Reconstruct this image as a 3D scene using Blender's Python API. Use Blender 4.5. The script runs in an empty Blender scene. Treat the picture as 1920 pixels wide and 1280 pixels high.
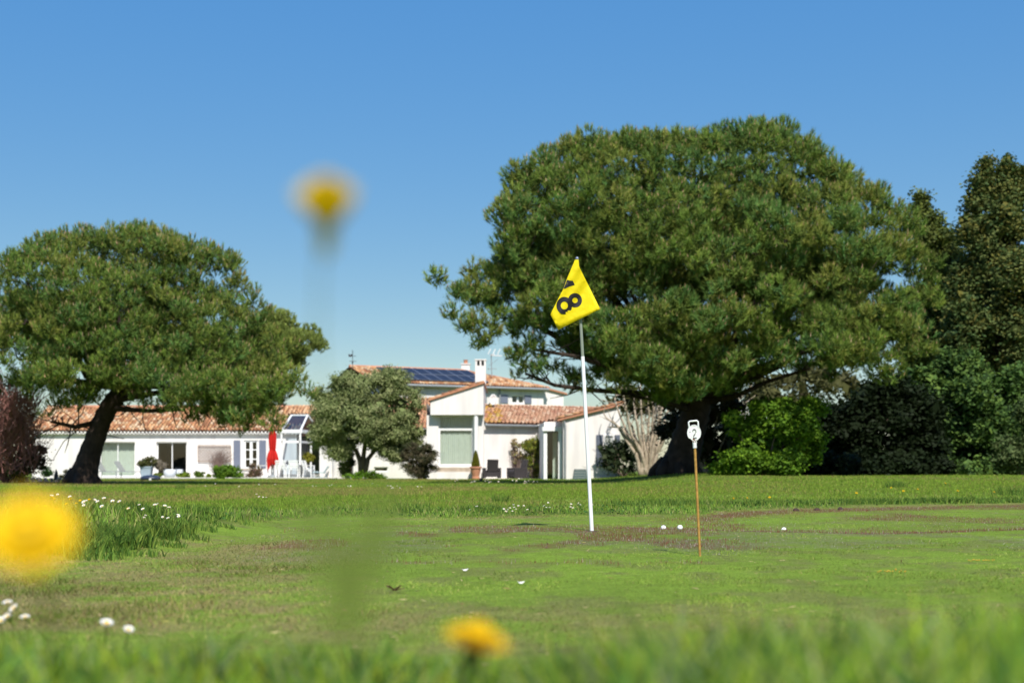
import bpy, math, random
import numpy as np
from mathutils import Vector

# ------------------------------------------------------------------ camera, light, exposure
SC = bpy.context.scene
COL = SC.collection
F = 2667.0                     # 50 mm on 36 mm film, in photo pixels (1920 wide)
HC = 0.47                      # camera height
HY = 882.0                     # horizon row
cam_d = bpy.data.cameras.new('camera'); cam = bpy.data.objects.new('camera', cam_d); COL.objects.link(cam)
cam.location = (0, 0, HC); cam.rotation_euler = (math.radians(90), 0, 0)
cam_d.lens = 50; cam_d.sensor_width = 36; cam_d.clip_start = 0.05; cam_d.clip_end = 3000
cam_d.shift_y = (HY - 640) / 1920.0
cam_d.dof.use_dof = True; cam_d.dof.focus_distance = 11.0; cam_d.dof.aperture_fstop = 2.9; cam_d.dof.aperture_blades = 9
SC.camera = cam

SUN_EL, SUN_AZ = 50.0, 13.0    # degrees; azimuth to the right of straight behind the camera
sdir = Vector((math.sin(math.radians(SUN_AZ)) * math.cos(math.radians(SUN_EL)),
               -math.cos(math.radians(SUN_AZ)) * math.cos(math.radians(SUN_EL)), math.sin(math.radians(SUN_EL))))
world = bpy.data.worlds.new("World"); SC.world = world; world.use_nodes = True
wn = world.node_tree
sky = wn.nodes.new('ShaderNodeTexSky'); sky.sky_type = 'NISHITA'; sky.sun_disc = False
sky.sun_elevation = math.radians(SUN_EL); sky.sun_rotation = math.radians(180 - SUN_AZ)
sky.air_density = 1.0; sky.dust_density = 0.6; sky.ozone_density = 2.0; sky.altitude = 0
bg = wn.nodes['Background']; bg.inputs['Strength'].default_value = 0.10
hs = wn.nodes.new('ShaderNodeHueSaturation'); hs.inputs['Hue'].default_value = .500; hs.inputs['Saturation'].default_value = 1.35; hs.inputs['Value'].default_value = 1.0
wn.links.new(sky.outputs[0], hs.inputs['Color']); sp_ = wn.nodes.new('ShaderNodeSeparateColor'); sp_.mode = 'HSV'; cb_ = wn.nodes.new('ShaderNodeCombineColor'); cb_.mode = 'HSV'
pw0 = wn.nodes.new('ShaderNodeMath'); pw0.operation = 'POWER'; pw0.inputs[1].default_value = .24; ml0 = wn.nodes.new('ShaderNodeMath'); ml0.operation = 'MULTIPLY'; ml0.inputs[1].default_value = 3.68
wn.links.new(hs.outputs[0], sp_.inputs[0]); wn.links.new(sp_.outputs[0], cb_.inputs[0]); wn.links.new(sp_.outputs[1], cb_.inputs[1]); wn.links.new(sp_.outputs[2], pw0.inputs[0]); wn.links.new(pw0.outputs[0], ml0.inputs[0]); wn.links.new(ml0.outputs[0], cb_.inputs[2]); wn.links.new(cb_.outputs[0], bg.inputs['Color'])
sun_d = bpy.data.lights.new('sun', 'SUN'); sun_d.energy = 4.9; sun_d.angle = math.radians(0.55); sun_d.color = (1.0, 0.955, 0.88)
sun = bpy.data.objects.new('sun', sun_d); COL.objects.link(sun)
sun.rotation_euler = sdir.to_track_quat('Z', 'Y').to_euler(); sun.location = (10, -30, 40)
SC.view_settings.view_transform = 'Standard'; SC.view_settings.look = 'None'
SC.view_settings.exposure = 0.32; SC.view_settings.gamma = 1.0; SC.view_settings.use_curve_mapping = False
SC.render.engine = 'CYCLES'
try:
    SC.cycles.use_denoising = True; SC.cycles.denoiser = 'OPENIMAGEDENOISE'
except Exception:
    pass
SC.cycles.max_bounces = 6; SC.cycles.diffuse_bounces = 3; SC.cycles.transparent_max_bounces = 12
SC.cycles.transmission_bounces = 4; SC.cycles.glossy_bounces = 2
SC.cycles.caustics_reflective = False; SC.cycles.caustics_refractive = False
SC.render.film_transparent = False

rng = np.random.default_rng(7)
random.seed(7)

def PX(px, d): return (px - 960.0) / F * d
def PZ(py, d): return HC + (HY - py) / F * d
def PP(px, py, d): return (PX(px, d), d, PZ(py, d))

# ------------------------------------------------------------------ noise
def _hash(i, j, k):
    h = (i.astype(np.int64) * 374761393 + j.astype(np.int64) * 668265263 + k.astype(np.int64) * 2147483647) & 0x7fffffff
    h = ((h ^ (h >> 13)) * 1274126177) & 0x7fffffff
    return ((h ^ (h >> 16)) & 0xffff) / 65535.0
def noise3(x, y, z=0.0):
    x, y, z = np.broadcast_arrays(np.asarray(x, float), np.asarray(y, float), np.asarray(z, float))
    xi, yi, zi = np.floor(x), np.floor(y), np.floor(z)
    fx, fy, fz = x - xi, y - yi, z - zi
    fx, fy, fz = fx*fx*(3-2*fx), fy*fy*(3-2*fy), fz*fz*(3-2*fz)
    r = 0
    for a in (0, 1):
        for b in (0, 1):
            for c in (0, 1):
                w = (fx if a else 1-fx) * (fy if b else 1-fy) * (fz if c else 1-fz)
                r = r + w * _hash(xi+a, yi+b, zi+c)
    return r
def fbm(x, y, z=0.0, o=3):
    r, a, t = 0, 1.0, 0
    for k in range(o):
        r = r + a * noise3(np.asarray(x)*2**k + 17.3*k, np.asarray(y)*2**k + 5.1*k, np.asarray(z)*2**k); t += a; a *= .5
    return r / t
def sst(a, b, x):
    t = np.clip((np.asarray(x, float) - a) / (b - a), 0, 1); return t*t*(3-2*t)

# ------------------------------------------------------------------ materials
def mat(name, color=(.5, .5, .5), rough=.7, metal=0.0, tint=None, noise=None, bump=None, trans=0.0, rnd=None, spec=.3):
    """tint: use the 'tint' colour attribute; noise=(scale, amount); bump=(scale, strength); rnd=per-object brightness"""
    m = bpy.data.materials.new(name); m.use_nodes = True
    nt = m.node_tree; N, L = nt.nodes, nt.links
    b = N['Principled BSDF']; b.inputs['Roughness'].default_value = rough; b.inputs['Metallic'].default_value = metal
    b.inputs['Specular IOR Level'].default_value = spec
    col = None
    if tint:
        a = N.new('ShaderNodeAttribute'); a.attribute_name = 'tint'; col = a.outputs['Color']
    else:
        c = N.new('ShaderNodeRGB'); c.outputs[0].default_value = (*color, 1); col = c.outputs[0]
    geo = N.new('ShaderNodeTexCoord')
    if noise:
        sc = noise[0]
        n = N.new('ShaderNodeTexNoise'); n.inputs['Scale'].default_value = sc; n.inputs['Detail'].default_value = 5
        L.new(geo.outputs['Object'], n.inputs['Vector'])
        mr = N.new('ShaderNodeMapRange'); mr.inputs['From Min'].default_value = .25; mr.inputs['From Max'].default_value = .75
        mr.inputs['To Min'].default_value = 1 - noise[1]; mr.inputs['To Max'].default_value = 1 + noise[1]*.6
        L.new(n.outputs['Fac'], mr.inputs['Value'])
        mx = N.new('ShaderNodeVectorMath'); mx.operation = 'SCALE'
        L.new(col, mx.inputs[0]); L.new(mr.outputs[0], mx.inputs['Scale']); col = mx.outputs[0]
    if rnd:
        oi = N.new('ShaderNodeObjectInfo')
        cr = N.new('ShaderNodeValToRGB'); el = cr.color_ramp.elements
        el[0].color = (*rnd[0], 1); el[1].color = (*rnd[-1], 1)
        for k, c in enumerate(rnd[1:-1]):
            e = el.new((k+1)/(len(rnd)-1)); e.color = (*c, 1)
        L.new(oi.outputs['Random'], cr.inputs[0]); col = cr.outputs[0]
    L.new(col, b.inputs['Base Color'])
    if bump:
        n2 = N.new('ShaderNodeTexNoise'); n2.inputs['Scale'].default_value = bump[0]; n2.inputs['Detail'].default_value = 6
        L.new(geo.outputs['Object'], n2.inputs['Vector'])
        bp = N.new('ShaderNodeBump'); bp.inputs['Strength'].default_value = bump[1]; bp.inputs['Distance'].default_value = .02
        L.new(n2.outputs['Fac'], bp.inputs['Height']); L.new(bp.outputs[0], b.inputs['Normal'])
    if trans > 0:
        out = N['Material Output']; tr = N.new('ShaderNodeBsdfTranslucent'); ms = N.new('ShaderNodeMixShader')
        ms.inputs[0].default_value = trans
        L.new(col, tr.inputs['Color']); L.new(b.outputs[0], ms.inputs[1]); L.new(tr.outputs[0], ms.inputs[2]); L.new(ms.outputs[0], out.inputs['Surface'])
    return m

def glass_mat(name, tintc=(.75, .85, .85)):
    m = bpy.data.materials.new(name); m.use_nodes = True
    N, L = m.node_tree.nodes, m.node_tree.links; N.remove(N['Principled BSDF'])
    t = N.new('ShaderNodeBsdfTransparent'); t.inputs[0].default_value = (*tintc, 1)
    g = N.new('ShaderNodeBsdfGlossy'); g.inputs['Roughness'].default_value = .02
    lw_ = N.new('ShaderNodeLayerWeight'); lw_.inputs['Blend'].default_value = .5; pw_ = N.new('ShaderNodeMath'); pw_.operation = 'POWER'; pw_.inputs[1].default_value = 4.0; L.new(lw_.outputs['Facing'], pw_.inputs[0]); fr = N.new('ShaderNodeMath'); fr.operation = 'MULTIPLY_ADD'; fr.inputs[1].default_value = .9; fr.inputs[2].default_value = .05; L.new(pw_.outputs[0], fr.inputs[0])
    ms = N.new('ShaderNodeMixShader'); L.new(fr.outputs[0], ms.inputs[0]); L.new(t.outputs[0], ms.inputs[1]); L.new(g.outputs[0], ms.inputs[2])
    L.new(ms.outputs[0], N['Material Output'].inputs['Surface'])
    return m

def wall_mat(name, color):
    m = mat(name, color, rough=.9, bump=(60, .25))
    N, L = m.node_tree.nodes, m.node_tree.links; b = N['Principled BSDF']
    tc = N.new('ShaderNodeTexCoord'); mp = N.new('ShaderNodeMapping'); mp.inputs['Scale'].default_value = (1.6, 1.6, .22)
    L.new(tc.outputs['Object'], mp.inputs[0])
    n = N.new('ShaderNodeTexNoise'); n.inputs['Scale'].default_value = 1.3; n.inputs['Detail'].default_value = 6; L.new(mp.outputs[0], n.inputs['Vector'])
    cr = N.new('ShaderNodeValToRGB'); e = cr.color_ramp.elements
    e[0].position = .36; e[0].color = (color[0]*.86, color[1]*.85, color[2]*.86, 1); e[1].position = .56; e[1].color = (*color, 1)
    L.new(n.outputs['Fac'], cr.inputs[0]); L.new(cr.outputs[0], b.inputs['Base Color'])
    return m

M = {}
M['render'] = wall_mat('white_render', (.80, .765, .725))
M['white'] = mat('white_paint', (.82, .82, .80), .5, noise=(6, .05))
M['white_plastic'] = mat('white_plastic', (.78, .79, .78), .4, noise=(9, .08))
M['greymetal'] = mat('grey_zinc', (.32, .34, .35), .5, .3, noise=(8, .15))
M['darkmetal'] = mat('dark_metal', (.05, .05, .055), .5, .3)
M['shutter'] = mat('blue_grey_shutter', (.165, .185, .245), .6, noise=(10, .08))
M['shutter_dark'] = mat('dark_grey_shutter', (.13, .15, .19), .6, noise=(10, .1))
M['tile'] = mat('terracotta_tiles', tint=True, rough=.85, noise=(25, .25))
M['tile_single'] = mat('terracotta_single_tile', rough=.85, rnd=[(.34, .16, .10), (.56, .33, .20), (.46, .22, .13), (.66, .48, .33), (.52, .28, .17), (.62, .40, .25), (.40, .19, .12)])
M['tile_lichen'] = mat('lichen_covered_tile', rough=.9, rnd=[(.45, .24, .06), (.55, .33, .05), (.50, .26, .12), (.50, .38, .10)])
M['mortar'] = mat('pale_mortar', (.62, .58, .52), .9, noise=(12, .2))
M['underlay'] = mat('dark_clay_underlay', (.14, .07, .045), .95, noise=(6, .3))
M['solar'] = mat('solar_glass', (.020, .024, .042), .45, noise=(2, .2), spec=.25)
M['alu'] = mat('aluminium', (.22, .25, .32), .45, .4)
M['glass'] = glass_mat('window_glass', (.95, .97, .97))
M['glass_roof'] = glass_mat('roof_glass', (.55, .68, .78))
M['curtain'] = mat('pale_green_curtain', (.66, .72, .62), .9, noise=(5, .08), trans=.15)
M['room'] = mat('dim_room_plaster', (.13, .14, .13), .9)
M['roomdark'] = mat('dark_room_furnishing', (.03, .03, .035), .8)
M['terrace'] = mat('pale_terrace_concrete', (.62, .60, .56), .9, noise=(2, .1), bump=(30, .3))
M['stone'] = mat('limestone', (.42, .34, .26), .9, noise=(4, .25), bump=(8, .8))
M['terracotta'] = mat('terracotta_pot', (.48, .22, .13), .8, noise=(5, .15))
M['planter'] = mat('blue_grey_planter', (.30, .37, .43), .6, noise=(7, .08))
M['paleplanter'] = mat('pale_planter', (.62, .66, .70), .6, noise=(7, .08))
M['red'] = mat('red_canvas', (.62, .018, .012), .75, noise=(4, .12), trans=.25)
M['rattan'] = mat('dark_rattan', (.040, .034, .036), .6, bump=(120, .6), noise=(60, .3))
M['cushion'] = mat('grey_cushion', (.10, .09, .10), .9)
M['sling'] = mat('grey_mesh_sling', (.30, .31, .28), .7, noise=(80, .15))
M['bluechair'] = mat('pale_blue_chair', (.42, .52, .58), .5)
M['bin'] = mat('grey_green_plastic', (.09, .13, .135), .6, noise=(12, .15))
M['mower'] = mat('dark_blue_grey_plastic', (.03, .04, .07), .35)
M['trellis'] = mat('brown_trellis_wood', (.28, .19, .14), .85)
M['bark'] = mat('pine_bark', (.050, .035, .027), .95, noise=(5, .5), bump=(6, 1.0))
M['palebark'] = mat('pale_bark', (.43, .35, .26), .9, noise=(7, .4), bump=(14, .6))
M['twig'] = mat('grey_brown_twigs', (.17, .12, .10), .9, noise=(7, .2))
M['redtwig'] = mat('red_brown_twigs', (.30, .14, .12), .9, noise=(5, .2))
M['olivebark'] = mat('olive_bark', (.17, .13, .10), .95, noise=(8, .4), bump=(10, .8))
M['needle'] = mat('pine_needles', tint=True, rough=.7, trans=.14, spec=.12)
M['leaf'] = mat('leaves', tint=True, rough=.65, trans=.25, spec=.12)
M['grass'] = mat('grass_blades', tint=True, rough=.75, trans=.35, spec=.08)
M['petal_white'] = mat('white_petals', (.82, .80, .78), .7, trans=.25)
M['petal_yellow'] = mat('yellow_petals', (.92, .62, .003), .6, noise=(300, .12), trans=.3)
M['petal_pale'] = mat('yellow_petals_with_orange_backs', (.92, .68, .01), .6, noise=(300, .2), trans=.3)
M['eye_yellow'] = mat('yellow_flower_eye', (.70, .45, .03), .8)
M['purple'] = mat('mauve_petals', (.42, .26, .42), .7, trans=.3)
M['stem'] = mat('green_stem', (.13, .18, .03), .6, trans=.2)
M['flag'] = mat('yellow_flag_cloth', (.86, .70, .005), .65, noise=(14, .07), bump=(22, .35), trans=.22)
M['black'] = mat('black_print', (.018, .017, .02), .5)
M['polegrey'] = mat('grey_green_fibreglass', (.22, .25, .20), .4)
M['polewhite'] = mat('white_fibreglass', (.80, .81, .82), .35, noise=(30, .04))
M['rustrod'] = mat('rusty_yellow_rod', (.42, .23, .055), .7, noise=(45, .45))
M['rust'] = mat('rust_flake', (.17, .075, .035), .95, noise=(300, .4))
M['enamel'] = mat('chipped_white_enamel', (.74, .76, .74), .35, noise=(70, .14))
M['ball'] = mat('golf_ball_white', (.86, .86, .85), .3)
M['soil'] = mat('dark_soil', (.06, .04, .03), 1.0)
M['brownleaf'] = mat('dead_brown_leaf', (.13, .075, .04), .9)

# ------------------------------------------------------------------ builders
W = {}   # world position of every parent built here
def finish(o, parent=None, kind=None):
    COL.objects.link(o)
    if parent is not None: o.parent = parent
    if kind: o['kind'] = kind
    return o
def np_mesh(name, V, Fc, m, C=None, parent=None, kind=None, smooth=False):
    V = np.asarray(V, np.float32)
    off = W.get(parent.name, (0, 0, 0)) if parent is not None else (0, 0, 0)
    V = V - np.asarray(off, np.float32)
    me = bpy.data.meshes.new(name); k = Fc.shape[1]
    me.vertices.add(len(V)); me.vertices.foreach_set('co', V.ravel())
    me.loops.add(Fc.size); me.loops.foreach_set('vertex_index', Fc.astype(np.int32).ravel())
    me.polygons.add(len(Fc)); me.polygons.foreach_set('loop_start', np.arange(0, Fc.size, k, dtype=np.int32))
    me.polygons.foreach_set('loop_total', np.full(len(Fc), k, np.int32))
    if smooth: me.polygons.foreach_set('use_smooth', np.ones(len(Fc), bool))
    me.update(calc_edges=True)
    if C is not None:
        at = me.color_attributes.new('tint', 'FLOAT_COLOR', 'POINT')
        at.data.foreach_set('color', np.concatenate([C, np.ones((len(C), 1))], 1).astype(np.float32).ravel())
    me.materials.append(m)
    o = bpy.data.objects.new(name, me); finish(o, parent, kind)
    W[o.name] = off
    return o
def tag(o, label, cat, group=None):
    o['label'] = label; o['category'] = cat
    if group: o['group'] = group
    return o
def thing(name, label, cat, loc=(0, 0, 0), group=None):
    o = bpy.data.objects.new(name, None); COL.objects.link(o); o.location = loc; o.empty_display_size = .2
    W[o.name] = tuple(loc); return tag(o, label, cat, group)

class MB:
    def __init__(s): s.v = []; s.f = []
    def quad(s, a, b, c, d):
        n = len(s.v); s.v += [tuple(a), tuple(b), tuple(c), tuple(d)]; s.f.append((n, n+1, n+2, n+3)); return s
    def box(s, x0, x1, y0, y1, z0, z1):
        n = len(s.v)
        s.v += [(x0,y0,z0),(x1,y0,z0),(x1,y1,z0),(x0,y1,z0),(x0,y0,z1),(x1,y0,z1),(x1,y1,z1),(x0,y1,z1)]
        for q in ((0,3,2,1),(4,5,6,7),(0,1,5,4),(1,2,6,5),(2,3,7,6),(3,0,4,7)): s.f.append(tuple(n+i for i in q))
        return s
    def tube(s, pts, r, n=8, cap=True):
        pts = [Vector(p) for p in pts]
        rs = r if hasattr(r, '__len__') else [r]*len(pts)
        base = len(s.v); up = None
        for i, p in enumerate(pts):
            t = (pts[min(i+1, len(pts)-1)] - pts[max(i-1, 0)])
            if t.length < 1e-9: t = Vector((0, 0, 1))
            t.normalize()
            if up is None: up = Vector((1, 0, 0)) if abs(t.x) < .8 else Vector((0, 1, 0))
            a = (up - t*up.dot(t)).normalized(); b = t.cross(a); up = a
            for k in range(n):
                an = 2*math.pi*k/n; s.v.append(tuple(p + (a*math.cos(an) + b*math.sin(an))*rs[i]))
        for i in range(len(pts)-1):
            for k in range(n):
                k2 = (k+1) % n; q = base + i*n
                s.f.append((q+k, q+k2, q+n+k2, q+n+k))
        if cap:
            s.f.append(tuple(base+k for k in reversed(range(n)))); q = base+(len(pts)-1)*n
            s.f.append(tuple(q+k for k in range(n)))
        return s
    def bar(s, a, b, w, h):      # rectangular bar between two points; w across, h second
        a, b = Vector(a), Vector(b); t = (b-a).normalized()
        up = Vector((0, 0, 1)) if abs(t.z) < .9 else Vector((0, 1, 0))
        x = t.cross(up).normalized(); y = x.cross(t).normalized(); n = len(s.v)
        for p in (a, b):
            for i, j in ((-1,-1),(1,-1),(1,1),(-1,1)): s.v.append(tuple(p + x*w/2*i + y*h/2*j))
        for q in ((0,1,2,3),(7,6,5,4),(0,4,5,1),(1,5,6,2),(2,6,7,3),(3,7,4,0)): s.f.append(tuple(n+i for i in q))
        return s
    def lathe(s, c, prof, n=16):
        base = len(s.v)
        for r, z in prof:
            for k in range(n):
                an = 2*math.pi*k/n; s.v.append((c[0]+r*math.cos(an), c[1]+r*math.sin(an), c[2]+z))
        for i in range(len(prof)-1):
            for k in range(n):
                k2 = (k+1) % n; q = base+i*n; s.f.append((q+k, q+k2, q+n+k2, q+n+k))
        s.f.append(tuple(base+k for k in reversed(range(n)))); q = base+(len(prof)-1)*n; s.f.append(tuple(q+k for k in range(n)))
        return s
    def prism(s, poly, y0, y1):  # polygon in x,z pushed along y
        n = len(s.v); m_ = len(poly)
        for y in (y0, y1):
            for x, z in poly: s.v.append((x, y, z))
        s.f.append(tuple(n+i for i in range(m_))); s.f.append(tuple(n+m_+i for i in reversed(range(m_))))
        for i in range(m_):
            j = (i+1) % m_; s.f.append((n+i, n+m_+i, n+m_+j, n+j))
        return s
    def xf(s, fn): s.v = [tuple(fn(*p)) for p in s.v]; return s
    def build(s, name, m, parent=None, kind=None, smooth=False, bevel=0):
        off = W.get(parent.name, (0, 0, 0)) if parent is not None else (0, 0, 0)
        me = bpy.data.meshes.new(name)
        me.from_pydata([(x-off[0], y-off[1], z-off[2]) for x, y, z in s.v], [], s.f)
        import bmesh
        bm = bmesh.new(); bm.from_mesh(me); bmesh.ops.recalc_face_normals(bm, faces=bm.faces)
        if bevel: bmesh.ops.bevel(bm, geom=list(bm.edges), offset=bevel, segments=1, affect='EDGES', clamp_overlap=True)
        bm.to_mesh(me); bm.free()
        if smooth:
            me.polygons.foreach_set('use_smooth', np.ones(len(me.polygons), bool))
        me.materials.append(m)
        o = bpy.data.objects.new(name, me); finish(o, parent, kind); W[o.name] = off
        return o

def copy_tree(o, parent=None):
    c = o.copy(); COL.objects.link(c)
    if parent is not None: c.parent = parent
    for ch in list(o.children): copy_tree(ch, c)
    return c

# ------------------------------------------------------------------ ground
def yb(x):    # far edge of the putting green
    return np.interp(x, [-9, -3.2, -2.45, -2.32, -2.2, -1.97, -.42, .79, 1.8, 2.8, 4.4, 7.4, 12], [6.0, 6.9, 7.5, 9.5, 12.4, 14.4, 13.9, 15.0, 14.8, 17, 18.4, 20.5, 23])
def gz(x, y):
    x = np.asarray(x, float); y = np.asarray(y, float)
    z = 0.25 * sst(2.5, 7, x) * sst(22, 44, y)
    z = z + .17 * (1 - sst(1.5, 3.0, y + .25*np.sin(x*2.3) - .25*sst(0, .6, x)))
    edge = sst(-.15, .75, y - yb(x))
    z = z + edge * .025 * sst(5, 8, y)
    z = z + .15 * (1 - sst(-2.75, -1.9, x)) * sst(7.2, 8.6, y + .2*x + .4) * (1 - sst(10, 16, y)) * sst(5.5, 7.5, y)
    z = z + (fbm(x*1.3, y*1.3, 1.0) - .5) * .02 * sst(3, 5, y) + (fbm(x*.15, y*.15, 4.0) - .5) * .10 * sst(18, 40, y)
    z = z * (1 - .8*sst(110, 200, y))
    mound = np.exp(-(((x-5.9)/2.4)**2 + ((y-50)/3.0)**2)); z = z + .12*mound
    return z

def red_mask(x, y):
    line = np.interp(x, [.6, 1.4, 2.0, 2.6, 4.5], [11.7, 11.5, 10.9, 10.6, 11.6])
    m1 = np.exp(-((y-line)/.13)**2)*1.3 * sst(.4, 1.0, x)
    m2 = np.maximum(np.exp(-((y - (yb(x)-1.0))/.7)**2), .62*sst(0, .6, y-line)*sst(0, .5, yb(x)-y)*sst(.36, .56, fbm(x*.8, y*.5, 77.))) * sst(1.0, 2.2, x)
    n = fbm(x*1.6, y*.9, 9.0)
    m3 = sst(.49, .58, n) * sst(-1.9, -1.3, x) * sst(7.0, 7.6, y) * (1 - sst(11.3, 12.4, y)) * (1 - sst(1.2, 1.7, x))*.8
    return np.clip(m1 + m2 + m3*.85, 0, 1)
def tan_mask(x, y):
    a = (1 - sst(-1.3, -.3, x + .12*(y-6))) * sst(4.0, 4.8, y) * (1 - sst(8.5, 10.5, y)) * (.55 + .6*fbm(x*2, y*2, 3.0))
    b = np.exp(-((y - yb(x) + .1)/.30)**2) * .8 * sst(.35, .55, fbm(x*1.1, y*2, 8.0))
    c = np.exp(-((y-4.3)/.6)**2) * .55
    return np.clip(a + b + c, 0, 1)
def ground_color(x, y):
    g1 = np.array((.26, .40, .045)); g2 = np.array((.18, .27, .035)); tan = np.array((.34, .29, .11)); redc = np.array((.17, .070, .045))
    grey = np.array((.20, .18, .12)); oliv = np.array((.22, .23, .07))
    n = fbm(x*.9, y*.6, 2.0)[..., None]; n2 = fbm(x*6, y*4, 5.0)[..., None]; n3 = fbm(x*30, y*22, 6.0)[..., None]
    c = g1*n + g2*(1-n)
    c = c + (oliv - c) * sst(.45, .7, n2) * .7
    out = sst(-.1, .4, y - yb(x))[..., None]
    lawn = np.array((.135, .20, .03))*(.75+.5*n)
    lb = fbm(x*.35, y*.15, 7.0)[..., None]
    lawn = lawn + (np.array((.13, .11, .045)) - lawn) * sst(.45, .75, lb) * .55 * (1 - .6*sst(-2, 3, x))[..., None]
    c = c*(1-out) + lawn*out
    t = tan_mask(x, y)[..., None] * sst(.25, .6, n2) ; c = c + (tan - c)*np.clip(t*1.1, 0, .92)
    r = red_mask(x, y)[..., None] * sst(.3, .55, n3); c = c + (redc - c)*np.clip(r, 0, .8)
    g = (sst(.52, .62, fbm(x*1.1+9, y*.8, 12.0)) * sst(6.8, 7.6, y) * (1-sst(10.4, 12, y)) * sst(-1.8, -.8, x))[..., None] * sst(.3, .6, n3)
    c = c + (grey - c)*g*.5
    return c * (.72 + .56*n3)

ys = np.concatenate([np.linspace(-12, .2, 14), np.arange(.3, 3.5, .05), np.arange(3.5, 19, .055), np.geomspace(19, 60, 150), np.geomspace(61, 1400, 50)])
xs_in = np.arange(-7, 7.01, .06)
xs = np.concatenate([-np.geomspace(1200, 7.2, 60), xs_in, np.geomspace(7.2, 1200, 60)])
GX, GY = np.meshgrid(xs, ys)
GZ = gz(GX, GY)
nx, ny = len(xs), len(ys)
idx = np.arange(nx*ny).reshape(ny, nx)
Fg = np.stack([idx[:-1, :-1].ravel(), idx[:-1, 1:].ravel(), idx[1:, 1:].ravel(), idx[1:, :-1].ravel()], 1)
M['ground'] = mat('turf_soil', tint=True, rough=.95, noise=(90, .5), bump=(160, 1.0), spec=.1)
ground = np_mesh('ground', np.stack([GX.ravel(), GY.ravel(), GZ.ravel()], 1), Fg, M['ground'], ground_color(GX, GY).reshape(-1, 3), kind='structure', smooth=True)

def blades(x, y, h, w, lean, col, seg=1, name='grass', z=None, m=None, wind=(0, 0)):
    """a field of single blades, each its own tapered triangle (seg 1) or bent strip (seg 2)"""
    n = len(x); z = gz(x, y) - .004 if z is None else z
    a = rng.uniform(0, 2*np.pi, n); th = rng.uniform(0, 2*np.pi, n)
    ll = lean * rng.uniform(.2, 1.2, n)
    dx, dy = np.cos(a)*ll*h + wind[0]*h, np.sin(a)*ll*h + wind[1]*h
    bx, by = np.cos(th)*w/2, np.sin(th)*w/2*.6
    bx = np.where(np.abs(bx) < w*.22, np.sign(bx)*w*.22, bx)
    P = lambda X, Y, Z: np.stack([X, Y, Z], 1)
    if seg == 1:
        V = np.stack([P(x-bx, y-by, z), P(x+bx, y+by, z), P(x+dx, y+dy, z+h)], 1).reshape(-1, 3)
        Fc = np.arange(3*n).reshape(n, 3); C = np.repeat(col, 3, 0)
    else:
        mx_, my_, mz_ = x+dx*.32, y+dy*.32, z+h*.58
        V = np.stack([P(x-bx, y-by, z), P(x+bx, y+by, z), P(mx_+bx*.8, my_+by*.8, mz_), P(mx_-bx*.8, my_-by*.8, mz_), P(x+dx, y+dy, z+h)], 1).reshape(-1, 3)
        b0 = np.arange(n)*5
        Fc = np.concatenate([np.stack([b0, b0+1, b0+2], 1), np.stack([b0, b0+2, b0+3], 1), np.stack([b0+3, b0+2, b0+4], 1)]); C = np.repeat(col, 5, 0)
    return V, Fc, C
def leaf_field(P, L_, Wd, col, up=.5, out=None):
    n = len(P); a = rng.normal(size=(n, 3)); a[:, 2] *= 1-up; a /= np.linalg.norm(a, axis=1)[:, None]
    b = np.cross(a, (rng.normal(size=(n, 3))*.5 + np.array([0, 0, up*2])) if out is None else (out*1.1 + rng.normal(size=(n, 3))*.45 + np.array([0, 0, up*.8]))); b /= np.linalg.norm(b, axis=1)[:, None] + 1e-9
    L_ = np.broadcast_to(L_, n)[:, None]; Wd = np.broadcast_to(Wd, n)[:, None]
    V = np.stack([P-a*L_/2, P+b*Wd/2-a*L_*.08, P+a*L_/2, P-b*Wd/2-a*L_*.08], 1).reshape(-1, 3)
    return V, np.arange(4*n).reshape(n, 4), np.repeat(col, 4, 0)
def gcol(n, pal, var=.25):
    pal = np.array(pal); i = rng.integers(0, len(pal), n); return pal[i] * rng.uniform(1-var, 1+var, (n, 1))
def joinfields(fs):
    V, Fa, C, o = [], [], [], 0
    for v, f, c in fs: V.append(v); Fa.append(f+o); C.append(c); o += len(v)
    return np.concatenate(V), np.concatenate(Fa), np.concatenate(C)
def fan(n, y0, y1, pad=.5, power=1.0, k=.39):
    y = y0 + (y1-y0)*rng.uniform(0, 1, n)**power; x = rng.uniform(-1, 1, n)*(k*y+pad); return x, y

GR = [(.235, .335, .05), (.28, .37, .06), (.19, .28, .042), (.34, .36, .09)]
GRO = [(.11, .13, .04), (.13, .12, .05), (.09, .13, .035), (.17, .14, .07)]
# mown green: very short blades
x, y = fan(250000, 3.2, 16.5, .6, 1.15); k = y < yb(x)+.3; x, y = x[k], y[k]
tm = tan_mask(x, y); k = rng.uniform(0, 1, len(x)) > .9*np.clip(red_mask(x, y)*1.5, 0, 1)*(y > 6.8); x, y, tm = x[k], y[k], tm[k]; col = gcol(len(x), GR, .32); tc = gcol(len(x), [(.42, .34, .14), (.32, .28, .09), (.24, .27, .06), (.20, .14, .06), (.16, .24, .035), (.18, .26, .04)], .3)
sel = rng.uniform(0, 1, len(x)) < np.clip(tm*1.05, .05, .92); col[sel] = tc[sel]
patch = sst(.35, .65, fbm(x*1.3, y*.9, 15.))[:, None]; col = col*(.75+.45*patch)
h = rng.uniform(.003, .011, len(x)) * (1 + 1.0*tm) * (1 + .8*(fbm(x*2.5, y*2.5, 21.) > .6))
np_mesh('mown_grass', *(lambda t: (t[0], t[1]))(blades(x, y, h, .0045 + .0003*y, .9, col)), M['grass'], None, kind='stuff') if False else None
V, Fc, C = blades(x, y, h, .0028 + .00024*y, 1.6, col); np_mesh('mown_grass', V, Fc, M['grass'], C, kind='stuff')
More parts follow.
